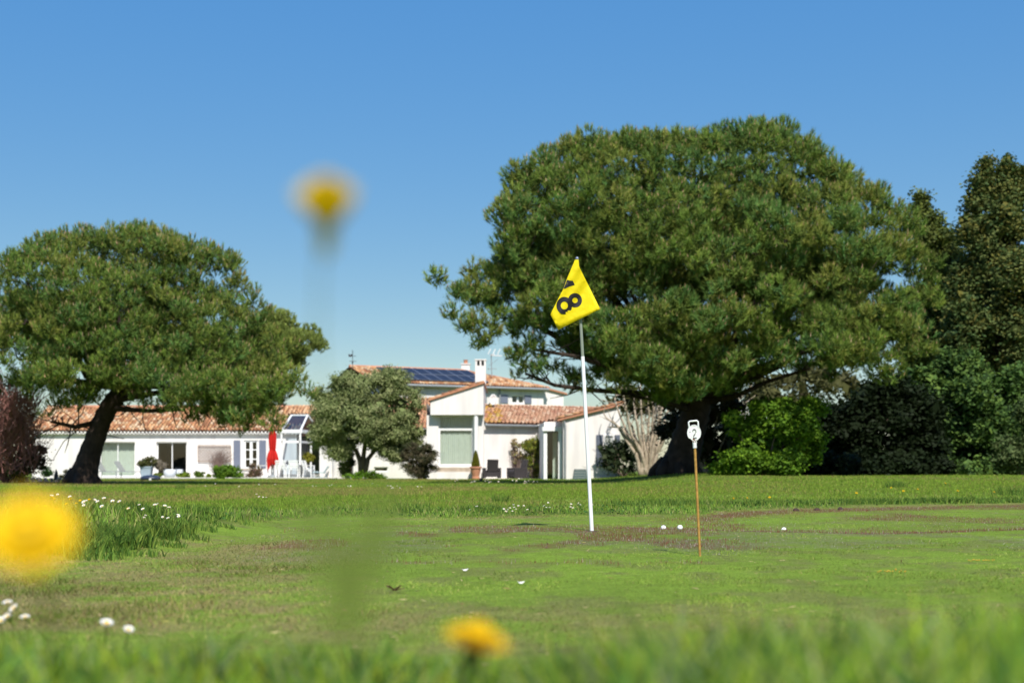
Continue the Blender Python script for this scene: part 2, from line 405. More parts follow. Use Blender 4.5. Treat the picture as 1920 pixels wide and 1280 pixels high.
# red and pale seed stalks on the green
x, y = fan(260000, 6.5, 19, .5, 1.0, .40); rm = red_mask(x, y); k = (rng.uniform(0, 1, len(x)) < rm*.75*(.35+.65*(fbm(x*5, y*3, 19.) > .5))) & (y < yb(x)+.2); x, y = x[k], y[k]
V, Fc, C = blades(x, y, rng.uniform(.012, .032, len(x)), .0042, .35, gcol(len(x), [(.22, .075, .055), (.26, .10, .07), (.17, .06, .04), (.42, .34, .28)], .3))
np_mesh('red_seed_stalks', V, Fc, M['grass'], C, kind='stuff')
x, y = fan(60000, 6.5, 16, .5); gm = sst(.50, .62, fbm(x*1.1+9, y*.8, 12.)) * sst(6.8, 7.6, y); gm = gm + .7*np.exp(-((y-12.7)/.8)**2)*sst(1.6, 2.6, x)
k = (rng.uniform(0, 1, len(x)) < gm*.22) & (y < yb(x)-.1) & (x > -1.9); x, y = x[k], y[k]
V, Fc, C = blades(x, y, rng.uniform(.008, .02, len(x)), .004, .6, gcol(len(x), [(.40, .36, .28), (.30, .27, .19), (.5, .46, .4)], .3))
np_mesh('pale_seed_heads', V, Fc, M['grass'], C, kind='stuff')
x, y = fan(5200, 3.4, 15, .4, 1.2); tm = tan_mask(x, y); k = (rng.uniform(0, 1, len(x)) < .22+.9*tm) & (y < yb(x)); x, y = x[k], y[k]
P = np.stack([x, y, gz(x, y)+rng.uniform(.004, .014, len(x))], 1)
V, Fc, C = leaf_field(P, rng.uniform(.012, .045, len(x)), .006, gcol(len(x), [(.50, .40, .20), (.42, .33, .16), (.30, .17, .09), (.45, .40, .12)], .3), .9); np_mesh('dry_straw', V, Fc, M['grass'], C, kind='stuff')
# fringe: longer grass around the green
fs = []
x, y = fan(150000, 6.4, 26, .8, 1.0, .40); dd = y - yb(x); k = (dd > -.12) & (dd < 6.5) & (rng.uniform(0, 1, len(x)) < np.where(dd < 1.8, 1, .55)) & (fbm(x*1.5, y*1.2, 30.) > .34); x, y, dd = x[k], y[k], dd[k]
tuft = sst(.48, .66, fbm(x*1.4, y*.9, 31.)); left = (1 - sst(-2.6, -1.8, x))
h = rng.uniform(.014, .048, len(x))*(.55+.9*fbm(x*2.2, y*1.6, 93.))*sst(-.15, .5, dd+.1)*(1 + 1.0*tuft*(dd < 1.6) + 1.3*left*(dd < 3))+.008
col = gcol(len(x), [(.18, .31, .045), (.14, .25, .04), (.23, .34, .05), (.30, .30, .10)], .35)*(.7+.6*fbm(x*1.3, y*.9, 95.))[:, None]
fs.append(blades(x, y, h, .006 + .0002*y, .8, col, 2))
# tall dark tufts at the left corner of the green and along the far edge
def tufts(cx, cy, n, r, h, pal, w=.008):
    a = rng.uniform(0, 2*np.pi, n); q = np.sqrt(rng.uniform(0, 1, n))*r
    return blades(cx+np.cos(a)*q, cy+np.sin(a)*q*.7, rng.uniform(.5, 1, n)*h, w, .75, gcol(n, pal, .3), 2)
DG = [(.10, .19, .035), (.15, .25, .04), (.07, .13, .025), (.21, .28, .05)]
for (px, d, n, r, h) in [(175, 7.9, 420, .16, .15), (215, 8.1, 360, .14, .17), (250, 8.3, 300, .12, .15), (140, 7.7, 300, .15, .12), (300, 9.0, 260, .12, .14), (335, 9.6, 240, .12, .12),
                         (100, 8.3, 320, .2, .14), (40, 8.3, 300, .22, .12), (-10, 8.0, 250, .2, .13), (380, 11.2, 240, .14, .10), (365, 10.2, 200, .16, .07), (400, 10.8, 160, .18, .055), (430, 11.6, 130, .2, .05), (300, 8.6, 140, .16, .06), (260, 7.8, 120, .15, .06), (350, 9.3, 120, .15, .06), (180, 7.5, 120, .16, .07), (270, 9.8, 260, .16, .13), (200, 9.2, 300, .2, .13),
                         (770, 16, 160, .22, .13), (900, 15.0, 300, .25, .11), (800, 15.2, 200, .25, .09), (480, 14.6, 160, .2, .09), (410, 14.2, 160, .2, .09), (1215, 17, 380, .45, .13), (1265, 17.6, 340, .4, .13),
                         (1320, 17.8, 300, .4, .10), (940, 19, 120, .12, .17), (1165, 17.5, 150, .25, .10), (1895, 24, 220, .35, .25), (1680, 30, 200, .25, .2), (1180, 17, 120, .2, .09), (338, 33, 90, .12, .2)]:
    fs.append(tufts(PX(px, d), d, n, r, h, DG))
for i in range(90):      # low leafy weed ridge along the right part of the far edge
    px = 1380 + i*6.2; X = None
    d = float(yb(PX(px, 18.5))) + .8 + rng.uniform(-.25, .35); fs.append(tufts(PX(px, d), d, 80, .16, rng.uniform(.05, .10), DG, .014))
V, Fc, C = joinfields(fs); np_mesh('fringe_grass', V, Fc, M['grass'], C, kind='stuff')
# lawn beyond
x1, y1 = fan(210000, 16, 38, 1.0, 1.3, .39); x2, y2 = fan(120000, 36, 80, 2.0, 1.0, .39)
x = np.concatenate([x1, x2]); y = np.concatenate([y1, y2]); k = (y > yb(x)+1.0) & ~((y > 78.2) & (x > -27) & (x < -9)); x, y = x[k], y[k]
lb = fbm(x*.35, y*.15, 7.0); br = np.clip(sst(.40, .65, lb)*(1 - .75*sst(-3, 1.5, x))+.08, 0, .7)
col = gcol(len(x), [(.19, .30, .034), (.235, .33, .04), (.15, .23, .03)], .4); c2 = gcol(len(x), [(.30, .26, .08), (.34, .26, .09), (.25, .25, .06)], .4)
s = rng.uniform(0, 1, len(x)) < br; col[s] = c2[s]
V, Fc, C = blades(x, y, rng.uniform(.02, .048, len(x))*(1+.5*(fbm(x*.8, y*.5, 40.) > .58)), .007 + .00035*y, .6, col); np_mesh('lawn_grass', V, Fc, M['grass'], C, kind='stuff')
# foreground bank: long soft blades close to the lens
fs = []
x, y = fan(30000, .85, 3.1, .25, .8, .40); dens = sst(.38, .56, fbm(x*3, y*2.4, 50.)) * np.where(y > 2.5, .5, 1)
k = rng.uniform(0, 1, len(x)) < dens + .15; x, y = x[k], y[k]
right = sst(-.1, .35, x/y*2.2); h = rng.uniform(.04, .095, len(x)) * (1 + .8*right) * (.55 + .9*fbm(x*2.2, y*1.6, 52.)) * (1 - .4*sst(2.0, 3.0, y))
pz = fbm(x*3.2, y*2.2, 91.)[:, None]; fs.append(blades(x, y, h, .006, .7, (.45+1.1*pz)*gcol(len(x), [(.17, .30, .025), (.23, .36, .03), (.10, .19, .03), (.34, .40, .03), (.28, .30, .12), (.12, .24, .06)], .3), 2))
for i in range(110):
    px = rng.uniform(-50, 1950); d = rng.uniform(1.1, 2.3); hh = rng.uniform(.07, .125) * (1.15 if px > 1080 else .8)
    fs.append(tufts(PX(px, d), d, 24, .03, hh*rng.uniform(.8, 1.35), [(.12, .25, .04), (.26, .36, .035), (.06, .14, .025), (.18, .25, .10)], .013))
for i in range(60):
    px = rng.uniform(1060, 1940); d = rng.uniform(.95, 1.7); fs.append(tufts(PX(px, d), d, 16, .025, rng.uniform(.10, .20), [(.10, .20, .03), (.24, .34, .035), (.05, .11, .02), (.20, .26, .12)], .014))
V, Fc, C = joinfields(fs); np_mesh('foreground_grass', V, Fc, M['grass'], C, kind='stuff')
# broad clover and plantain leaves in the bank
x, y = fan(9000, 1.2, 3.0, .25, 1, .40); k = fbm(x*4, y*3, 60.) > .48; x, y = x[k], y[k]
P = np.stack([x, y, gz(x, y) + rng.uniform(.01, .06, len(x))], 1)
V, Fc, C = leaf_field(P, .018, .015, gcol(len(x), [(.08, .20, .04), (.13, .27, .05), (.19, .3, .06)], .3)); np_mesh('clover_leaves', V, Fc, M['grass'], C, kind='stuff')
x, y = fan(26000, 7.0, 24, .5, 1, .40); dd = y - yb(x); k = (dd > .0) & (dd < 2.0) & (fbm(x*1.7, y*1.4, 61.) > .45); x, y = x[k], y[k]
P = np.stack([x, y, gz(x, y) + rng.uniform(.005, .05, len(x))], 1)
V, Fc, C = leaf_field(P, .03, .02, gcol(len(x), [(.05, .13, .03), (.07, .16, .035), (.04, .09, .025)], .3)); np_mesh('weed_leaves', V, Fc, M['grass'], C, kind='stuff')

# ------------------------------------------------------------------ foliage
def needle_tufts(Cn, A, L_, w, n, col, spread=.75, out=None):
    """n thin needles radiating around axis A from every tuft centre Cn"""
    N_ = len(Cn); Cn = np.repeat(Cn, n, 0); A = np.repeat(A, n, 0); col = np.repeat(col, n, 0)
    d = A + rng.normal(size=A.shape)*spread; d /= np.linalg.norm(d, axis=1)[:, None]
    L2 = np.repeat(L_, n)*rng.uniform(.7, 1.1, N_*n)
    s = np.cross(d, A*.9 + rng.normal(size=d.shape)*.55); s /= np.linalg.norm(s, axis=1)[:, None] + 1e-9
    b = Cn + A*rng.uniform(-.08, .12, (len(Cn), 1))
    V = np.stack([b - s*w/2, b + s*w/2, b + d*L2[:, None]], 1).reshape(-1, 3)
    col = col*rng.uniform(.8, 1.2, (len(col), 1))
    return V, np.arange(3*len(Cn)).reshape(-1, 3), np.repeat(col, 3, 0)

def resample(P, n):
    P = np.array(P, float); s = np.r_[0, np.cumsum(np.linalg.norm(np.diff(P, axis=0), axis=1))]
    t = np.linspace(0, s[-1], n); return np.stack([np.interp(t, s, P[:, 0]), np.interp(t, s, P[:, 1])], 1)

import bmesh
_bm = bmesh.new(); bmesh.ops.create_icosphere(_bm, subdivisions=2, radius=1.0)
ICO = (np.array([list(v_.co) for v_ in _bm.verts]), np.array([[v_.index for v_ in f_.verts] for f_ in _bm.faces])); _bm.free()
def pine(label, d, xc, left, right, trunk, depth=.8, spacing=.85, puff=(.45, .75), tn=24, nn=20, nl=.25, nw=.042, fork=None, limbs=9, palette=None, under=.9, seed=1, nscale=.30, namp=1.35, extra=None, candles=.34, lowest=None):
    global rng
    rng = np.random.default_rng(seed)
    root = thing('pine_tree', label, 'tree', (PX(trunk[0][0], d), d, PZ(trunk[0][1], d)))
    Xc = PX(xc, d)
    Lp = resample([(abs(PX(px, d)-Xc), PZ(py, d)) for px, py in left], 60); Rp = resample([(abs(PX(px, d)-Xc), PZ(py, d)) for px, py in right], 60)
    def surf(t, th):
        w = ((1+np.cos(th))/2); i = t*59
        g = lambda P, c: np.interp(i, np.arange(60), P[:, c])
        r = w*g(Rp, 0) + (1-w)*g(Lp, 0); z = w*g(Rp, 1) + (1-w)*g(Lp, 1)
        return np.stack([Xc + r*np.cos(th), d + r*np.sin(th)*depth, z], 1), r
    # dart throwing on the surface
    n = 60000; t = rng.uniform(0, 1, n); th = rng.uniform(0, 2*np.pi, n); P, r = surf(t, th)
    k = rng.uniform(0, r.max(), n) < r; t, th, P = t[k], th[k], P[k]
    e = 1e-2; Pa, _ = surf(np.clip(t+e, 0, 1), th); Pb, _ = surf(np.clip(t-e, 0, 1), th); Pc, _ = surf(t, th+e)
    Nn = np.cross(Pc-P, Pa-Pb); Nn /= np.linalg.norm(Nn, axis=1)[:, None] + 1e-9
    cen = np.array([Xc, d, (Lp[:, 1].max()+Lp[:, 1].min())/2]); flip = np.sum((P-cen)*Nn, 1) < 0; Nn[flip] *= -1
    grid = {}; keep = []
    for i in range(len(P)):
        down = Nn[i, 2] < -.25
        sp = spacing * (1.1 if down else 1.0)
        c = tuple(np.floor(P[i]/1.2).astype(int)); ok = True
        for a in (-1, 0, 1):
            for b in (-1, 0, 1):
                for g in (-1, 0, 1):
                    for j in grid.get((c[0]+a, c[1]+b, c[2]+g), ()):
                        if np.sum((P[i]-P[j])**2) < sp*sp: ok = False; break
                    if not ok: break
                if not ok: break
            if not ok: break
        if ok:
            if down and rng.uniform() > under: continue
            keep.append(i); grid.setdefault(c, []).append(i)
    P, Nn, tk_ = P[keep], Nn[keep], t[keep]
    Nn[tk_ < .06] = (0, 0, 1); Nn[(tk_ < .3) & (Nn[:, 2] < 0)] *= -1
    nz = fbm(P[:, 0]*nscale, P[:, 1]*nscale, P[:, 2]*nscale*1.5 + seed, 2) - .5
    crease = 1 - sst(-.12, -.01, nz)
    low = 1 - sst(-.5, .1, Nn[:, 2])
    n2 = fbm(P[:, 0]*nscale*1.9+31, P[:, 1]*nscale*1.9, P[:, 2]*nscale*2.4, 2); gully = (1 - sst(.40, .50, n2))*(.35+.65*(1-sst(.5, .95, Nn[:, 2])))
    P = P - Nn*(gully*.85*puff[1]*1.6)[:, None]
    flat = 1 - .65*sst(.35, .9, Nn[:, 2])
    P = P + Nn*(nz*2*namp*flat - .16 - 1.1*crease*(1 - sst(.35, .8, Nn[:, 2])) + rng.uniform(-.55, .32, len(P))*flat*puff[1]*1.25)[:, None]
    PR = rng.uniform(puff[0], puff[1], len(P)) * np.where(Nn[:, 2] < -.25, .8, 1)
    # inner layer keeps the middle of the crown closed
    q = rng.choice(len(P), int(len(P)*.95), replace=False)
    Pin = P[q] - Nn[q]*rng.uniform(.9, 3.2, (len(q), 1)); Pall = np.concatenate([P, Pin]); Nall = np.concatenate([Nn, Nn[q]]); Rall = np.concatenate([PR, PR[q]*1.1])
    if extra is not None:
        E = np.array(extra, float); Pall = np.concatenate([Pall, E[:, :3]]); Nall = np.concatenate([Nall, np.tile([0, -.3, .9], (len(E), 1))]); Rall = np.concatenate([Rall, E[:, 3]])
    # tufts on each puff
    m_ = len(Pall); cnt = np.maximum(5, (tn*(Rall/np.mean(puff))**2*np.where((np.arange(m_) >= len(P)) & (np.arange(m_) < 2*len(P)-len(P)+len(q)), .45, 1))).astype(int); id_ = np.repeat(np.arange(m_), cnt)
    v = rng.normal(size=(len(id_), 3)); v /= np.linalg.norm(v, axis=1)[:, None]
    ax = Nall[id_]*.55 + np.array([0, 0, .70]); ax /= np.linalg.norm(ax, axis=1)[:, None]
    dt = np.sum(v*ax, 1); v = np.where(((dt < -.3) & (rng.uniform(0, 1, len(dt)) < .3))[:, None], v - 2*dt[:, None]*ax, v)
    sq = np.array([1, 1, .78]); T = Pall[id_] + v*(Rall[id_]*rng.uniform(.76, 1.0, len(id_)))[:, None]*sq
    A = v*.6 + ax*.1 + np.array([0, 0, .65]); A /= np.linalg.norm(A, axis=1)[:, None]
    pal = np.array(palette); pc = pal[rng.integers(0, len(pal), m_)]; tcol = pc[id_]*.6 + pal[rng.integers(0, len(pal), len(id_))]*.4
    tcol = tcol*rng.uniform(.65, 1.35, (len(id_), 1))
    V, Fc, C = needle_tufts(T, A, rng.uniform(.7, 1.25, len(T))*nl, nw, nn, tcol, .5)
    # candles: pinkish-brown shoot tips
    kc = (rng.uniform(0, 1, len(T)) < candles) & (A[:, 2] > .45)
    Tc = T[kc] + A[kc]*nl*.55; nC = len(Tc); hh = rng.uniform(.07, .15, nC)[:, None]; s = np.tile([.016, 0, 0], (nC, 1)); s2 = np.tile([0, .016, 0], (nC, 1))
    up = A[kc]*.4 + np.array([0, 0, .8])
    Vc = np.stack([Tc-s, Tc+s, Tc+up*hh, Tc-s2, Tc+s2, Tc+up*hh], 1).reshape(-1, 3); Cc = np.repeat(gcol(nC, [(.50, .30, .19), (.40, .26, .14), (.52, .36, .24)], .2), 6, 0)
    V, Fc, C = joinfields([(V, Fc, C), (Vc, np.arange(len(Vc)).reshape(-1, 3), Cc)])
    
    kk = Rall > .30; Pk, Rk = Pall[kk], Rall[kk]; mI = len(Pk); idk = np.repeat(np.arange(mI), (26*(Rk/.6)**2).astype(int)+4)
    w_ = rng.normal(size=(len(idk), 3)); w_ /= np.linalg.norm(w_, axis=1)[:, None]
    VI, FI, CI = needle_tufts(Pk[idk]+w_*(Rk[idk]*rng.uniform(.1, .55, len(idk)))[:, None]*sq, w_, np.full(len(idk), nl*1.15), nw*2.0, 11, pal[rng.integers(0, len(pal), len(idk))]*rng.uniform(.5, .8, (len(idk), 1)), 1.6)  # inner needles coloured darker, painting in the shade between clumps
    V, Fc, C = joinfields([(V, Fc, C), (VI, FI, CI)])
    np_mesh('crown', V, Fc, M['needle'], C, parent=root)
    # wood
    tp = [PP(a, b, d) for a, b, _ in trunk]; tr = [c for _, _, c in trunk]
    mb = MB(); pts = []; rads = []
    for i in range(len(tp)-1):
        for s_ in range(4):
            f_ = s_/4; pts.append(Vector(tp[i]).lerp(Vector(tp[i+1]), f_)); rads.append((tr[i]*(1-f_)+tr[i+1]*f_)*(1+.05*math.sin(i*7+s_*3)))
    pts.append(Vector(tp[-1])); rads.append(tr[-1])
    mb.tube(pts, rads, 14)
    for k_ in range(7):      # root flare
        an = k_*2*math.pi/7+.3; b0 = Vector(tp[0]); r0 = tr[0]
        mb.tube([b0+Vector((math.cos(an)*r0*1.3, math.sin(an)*r0*1.3, -.12)), b0+Vector((math.cos(an)*r0*1.0, math.sin(an)*r0*1.0, .12)), b0+Vector((math.cos(an)*r0*.45, math.sin(an)*r0*.35, .55))], [.03, r0*.26, r0*.30], 8)
    tk = mb.build('trunk', M['bark'], root, smooth=True)
    top = Vector(tp[-1]); nodes = [(pts[-1-i], rads[-1-i]) for i in range(3)]
    wood = MB(); R_ = np.max(Lp[:, 0]*.5+Rp[:, 0]*.5)
    for k_ in range(limbs):
        th_ = 2*math.pi*(k_+rng.uniform(-.3, .3))/limbs; tt = rng.uniform(.30, .62); S, _ = surf(np.array([tt]), np.array([th_])); S = Vector(S[0])
        E_ = top.lerp(S, .80); mid = top.lerp(E_, .45) + Vector((0, 0, -.04*R_)); prev = top; q_ = []
        for s_ in range(9):
            f_ = s_/8; p_ = (top*(1-f_)**2 + mid*2*f_*(1-f_) + E_*f_**2) + Vector(rng.normal(0, .12*(f_ > 0), 3)); q_.append(p_)
        rr = [tr[-1]*.55*(1-.8*s_/8) for s_ in range(9)]; wood.tube(q_, rr, 7); nodes += list(zip(q_[2:], rr[2:]))
    NP = np.array([list(p) for p, _ in nodes]); NR = [r_ for _, r_ in nodes]
    nn0 = len(NP); NPX = np.zeros((nn0+2*len(Pall), 3)); NPX[:nn0] = NP; NR = list(NR); cur = nn0
    for i_ in np.argsort(np.linalg.norm(Pall-np.array(top), axis=1)):
        p_ = Pall[i_]; dd_ = np.linalg.norm(NPX[:cur]-p_, axis=1) + .8*np.maximum(0, NPX[:cur, 2]-p_[2]); j = int(np.argmin(dd_)); a_ = Vector(NPX[j]); b_ = Vector(p_)
        m1 = a_.lerp(b_, .5) + Vector(rng.normal(0, .13, 3)); m1.z -= .05*(b_-a_).length; r0 = min(NR[j]*.75, .02+.013*(b_-a_).length)
        wood.tube([a_, m1, b_], [r0, r0*.8, r0*.6], 4, cap=False); NPX[cur] = m1; NPX[cur+1] = p_; NR += [r0*.8, max(.012, r0*.6)]; cur += 2
    if lowest is not None:
        for path in lowest:
            q_ = [Vector(PP(a, b, dd_)) for a, b, dd_ in path]; n_ = len(q_); wood.tube(q_, [.10*(1-.8*i/(n_-1))+.02 for i in range(n_)], 6)
            for i in range(len(q_)*7):
                f_ = rng.uniform(.2, 1)*(n_-1); a0 = int(min(f_, n_-2)); base = q_[a0].lerp(q_[a0+1], f_-a0)
                e_ = base + Vector((rng.normal(-.2, .5), rng.normal(0, .6), rng.normal(.12, .4))); wood.tube([base, base.lerp(e_, .5)+Vector(rng.normal(0, .08, 3)), e_], [.025, .018, .010], 4, cap=False)
    wood.build('limb', M['bark'], root, kind='stuff')
    return root, surf

PAL_P = [(.15, .235, .042), (.19, .27, .046), (.11, .22, .060), (.25, .27, .055), (.13, .19, .036)]
ex = []
def spray(px, py, d_, r_, n, wx=26, wy=16):
    for i in range(n):
        ex.append((PX(px+random.gauss(0, wx), d_), d_+random.gauss(0, .6), PZ(py+random.gauss(0, wy), d_), r_*random.uniform(.7, 1.1)))
for (a, b, n) in [(868, 545, 6), (890, 600, 6), (930, 620, 6), (1060, 690, 4), (1100, 715, 4), (1000, 672, 3), (985, 690, 3), (1080, 640, 5), (1150, 680, 6), (1210, 700, 6), (1120, 610, 6), (1310, 640, 7), (1250, 720, 4), (1330, 700, 3), (1560, 680, 5), (1640, 660, 6), (1700, 620, 5)]:
    spray(a, b, 47, .36, n)
for (a, b, n) in [(1110,590,11),(1160,650,11),(1225,705,10),(1315,640,9),(1335,705,6),(1540,610,11),(1605,645,10),(1665,600,9),(1480,640,8),(1250,600,9),(1395,590,7),(1060,560,7),(1440,560,7)]:
    for i in range(n): ex.append((PX(a+random.gauss(0, 30), 45.6), 45.6+random.gauss(0, .9), PZ(b+random.gauss(0, 22), 45.6), random.uniform(.38, .66)))
pine('huge umbrella pine with a broad domed crown behind the yellow flag', 50, 1300,
     [(1300,248),(1200,252),(1090,262),(1020,294),(962,330),(908,388),(876,446),(860,500),(862,550),(888,592),(960,622),(1040,655),(1130,700),(1230,738),(1300,745)],
     [(1300,246),(1380,243),(1500,262),(1580,316),(1645,374),(1712,425),(1745,495),(1738,570),(1705,640),(1650,680),(1580,705),(1480,710),(1380,735),(1300,745)],
     [(1268,893,.80),(1278,862,.62),(1290,820,.54),(1303,780,.50),(1312,745,.46)], palette=PAL_P, seed=11, depth=.74, spacing=.70, puff=(.34, .60), tn=28, nn=30, nl=.21, nw=.019, limbs=12, namp=.9,
     extra=ex, lowest=[[(1300,770,50),(1220,738,48.1818),(1120,732,47.2727),(1040,722,46.8182),(985,700,46.3636)], [(1300,760,50),(1180,700,47.7273),(1080,668,46.3636),(1000,655,45.9091)],
                       [(1320,755,50),(1380,742,49.0909),(1440,715,48.6364),(1520,690,48.1818)], [(1312,745,50),(1420,690,47.2727),(1530,650,46.3636),(1600,640,45.9091)], [(1300,770,50),(1240,752,48.1818),(1180,742,47.2727)]])
ex = []
for (a, b, n) in [(110, 760, 5), (170, 735, 5), (60, 730, 4), (420, 780, 4), (440, 800, 3), (380, 760, 4), (470, 765, 5), (520, 740, 5), (540, 700, 5), (30, 700, 4)]:
    spray(a, b, 47.5, .34, n, 22, 12)
for (a, b, n) in [(430,780,5),(500,765,4),(110,700,7),(200,690,6),(290,700,6),(380,720,8),(450,745,8),(500,730,6),(330,750,4),(60,690,6)]:
    for i in range(n): ex.append((PX(a+random.gauss(0, 24), 45.2), 45.2+random.gauss(0, .8), PZ(b+random.gauss(0, 14), 45.2), random.uniform(.3, .52)))
pine('smaller umbrella pine leaning right in front of the long low house wing', 49, 255,
     [(255,424),(190,440),(120,445),(50,458),(5,488),(-35,540),(-48,610),(-40,670),(10,705),(70,730),(130,745),(255,740)],
     [(255,424),(300,432),(380,462),(440,484),(474,550),(520,605),(538,680),(530,755),(490,782),(430,782),(350,752),(255,748)],
     [(152,912,.58),(160,880,.44),(172,840,.36),(188,795,.33),(205,762,.32),(225,735,.30)], palette=PAL_P, seed=23, depth=.85, spacing=.56, puff=(.27, .48), tn=26, nn=28, nl=.16, nw=.016, limbs=9, extra=ex, namp=.62, nscale=.42,
     lowest=[[(190,790,49),(140,800,48.5),(95,790,48)], [(205,765,49),(280,770,48),(345,768,47.5)], [(215,750,49),(330,730,47),(420,760,46.5)]])
ex = []
pine('pale green pine farther off, showing past the right edge of the smaller umbrella pine', 95, 520,
     [(520,590),(480,598),(455,625),(440,660),(450,700),(480,722),(520,728)], [(520,590),(555,600),(580,622),(596,650),(594,685),(575,706),(545,722),(520,728)],
     [(540,897,.3),(538,840,.25),(530,780,.22),(524,740,.2)], palette=[(.24, .30, .07), (.28, .33, .08), (.20, .26, .06)], seed=31, spacing=.95, puff=(.55, .8), tn=60, nn=20, nl=.25, nw=.04, limbs=6, namp=.7, candles=.05)

def leafy(name, label, cat, d, blobs, n, L_, pal, wood=None, base=None, clump=.28, per=22, hang=0, stems=0, up=.45, group=None, stemmat='twig', droop=0, crown='foliage', shell=.75, fill=1.2, rough=.35, gap=-.10, sub=11):
    """blobs: (px,py,depth offset, rx px, ry px) ellipsoids; leaves sit in clumps mostly near their surface"""
    ppm = F/d
    if base is None:
        bx = np.mean([b[0] for b in blobs]); base = (PX(bx, d), d, float(gz(PX(bx, d), d)))
    root = thing(name, label, cat, base, group)
    vol = np.array([b[3]*b[4] for b in blobs], float); vol /= vol.sum(); nc = max(4, n//per)
    B0 = [(PX(b[0], d), d+b[2], PZ(b[1], d), b[3]/ppm, b[4]/ppm) for b in blobs]; B = []
    for (bx_, by_, bz_, rx_, rz_) in B0:
        B.append((bx_, by_, bz_, rx_*.72, rz_*.72))
        for _ in range(sub):
            u_ = rng.normal(size=3); u_ /= np.linalg.norm(u_); q_ = rng.uniform(.26, .46); B.append((bx_+u_[0]*rx_*.74, by_+u_[1]*rx_*.62, bz_+u_[2]*rz_*.74, rx_*q_, (rz_*.6+rx_*.4)*q_*.8))
    B = np.array(B); vol = (B[:, 3]*B[:, 4])**.9; vol[::sub+1] *= .7; vol /= vol.sum(); bi = rng.choice(len(B), nc, p=vol)
    v = rng.normal(size=(nc, 3)); v /= np.linalg.norm(v, axis=1)[:, None]
    rad = rng.uniform(shell, 1.0, nc)*np.where(rng.uniform(0, 1, nc) < .2, rng.uniform(.3, 1, nc), 1)
    Cc = np.stack([B[bi, 0]+v[:, 0]*rad*B[bi, 3], B[bi, 1]+v[:, 1]*rad*B[bi, 3]*.85, B[bi, 2]+v[:, 2]*rad*B[bi, 4]], 1)
    nq = 1.0/max(.35, clump*2.4); nz = fbm(Cc[:, 0]*nq, Cc[:, 1]*nq, Cc[:, 2]*nq*1.4, 2)-.5
    Cc += v*(nz*rough*2.2*np.minimum(B[bi, 3], B[bi, 4]))[:, None]
    kz = (Cc[:, 2] > base[2]+.02) & ((nz > gap) | (rng.uniform(0, 1, len(nz)) < .15)); Cc = Cc[kz]; nc = len(Cc)
    id_ = np.repeat(np.arange(nc), per); P = Cc[id_] + rng.normal(size=(len(id_), 3))*clump*np.array([.5, .5, .38])
    P[:, 2] = np.maximum(P[:, 2], base[2]+.02)
    pal = np.array(pal); col = pal[rng.integers(0, len(pal), nc)][id_]*.65 + pal[rng.integers(0, len(pal), len(id_))]*.35; col = col*rng.uniform(.75, 1.3, (len(id_), 1))
    vo = v[:len(Cc)] if len(v) == len(Cc) else v[kz]
    V, Fc, C = leaf_field(P, L_*1.35*rng.uniform(.7, 1.2, len(P)), L_*.75, col, up, vo[id_])
    if fill:
        nf = int(nc*fill); bj = rng.choice(len(B), nf, p=vol); w_ = rng.normal(size=(nf, 3)); w_ /= np.linalg.norm(w_, axis=1)[:, None]; rr = rng.uniform(.35, .8, nf)
        Pf = np.stack([B[bj, 0]+w_[:, 0]*rr*B[bj, 3], B[bj, 1]+w_[:, 1]*rr*B[bj, 3]*.85, B[bj, 2]+w_[:, 2]*rr*B[bj, 4]], 1); ok = Pf[:, 2] > base[2]+.05; Pf, w_ = Pf[ok], w_[ok]
        V2, F2, C2 = leaf_field(Pf, clump*1.5, clump*1.1, pal[rng.integers(0, len(pal), len(Pf))], .2, w_); V, Fc, C = joinfields([(V, Fc, C), (V2, F2, C2)])
    np_mesh(crown, V, Fc, M['leaf'], C, parent=root)
    if wood or stems:
        mb = MB()
        if wood:
            for path, r0, r1 in wood:
                q_ = [Vector(PP(a, b, d+(c if c else 0))) for a, b, c in path]; m_ = len(q_); mb.tube(q_, [r0+(r1-r0)*i/(m_-1) for i in range(m_)], 9)
        for i in range(stems):
            c = Cc[rng.integers(0, nc)]; b0 = Vector(base) if not wood else Vector(PP(*wood[rng.integers(0, len(wood))][0][-1][:2], d)); e_ = Vector(c)
            mb.tube([b0, b0.lerp(e_, .5)+Vector(rng.normal(0, .08, 3)), e_], [.035, .022, .008], 5, cap=False)
        mb.build('trunk' if wood else 'stem', M[stemmat], root, smooth=True)
    return root

rng = np.random.default_rng(99)
# right-hand side trees and hedges
G1 = [(.035, .085, .022), (.05, .11, .025), (.028, .06, .018)]; BRT = [(.10, .20, .014), (.145, .25, .016), (.065, .135, .015)]
leafy('evergreen_tree', 'tall brownish green evergreen tree at the right edge', 'tree', 66, [(1868,400,0,55,62),(1850,480,0,62,80),(1910,520,-1,60,95),(1880,620,0,75,90),(1848,345,0,20,30),(1885,338,0,20,30),(1912,360,0,18,26),(1820,580,0,55,80),(1935,660,0,70,110),(1800,660,0,55,70),(1860,430,0,64,50),(1850,322,0,9,26),(1886,314,0,9,26),(1913,334,0,8,24),(1832,360,0,9,20),(1815,420,0,14,24)],
      80000, .15, [(.085, .125, .035), (.11, .135, .04), (.05, .09, .028), (.16, .15, .035)], wood=[([(1880,890,0),(1875,700,0),(1870,500,0),(1868,380,0)], .28, .06)], clump=.42, per=26, stems=26, stemmat='bark', crown='crown')
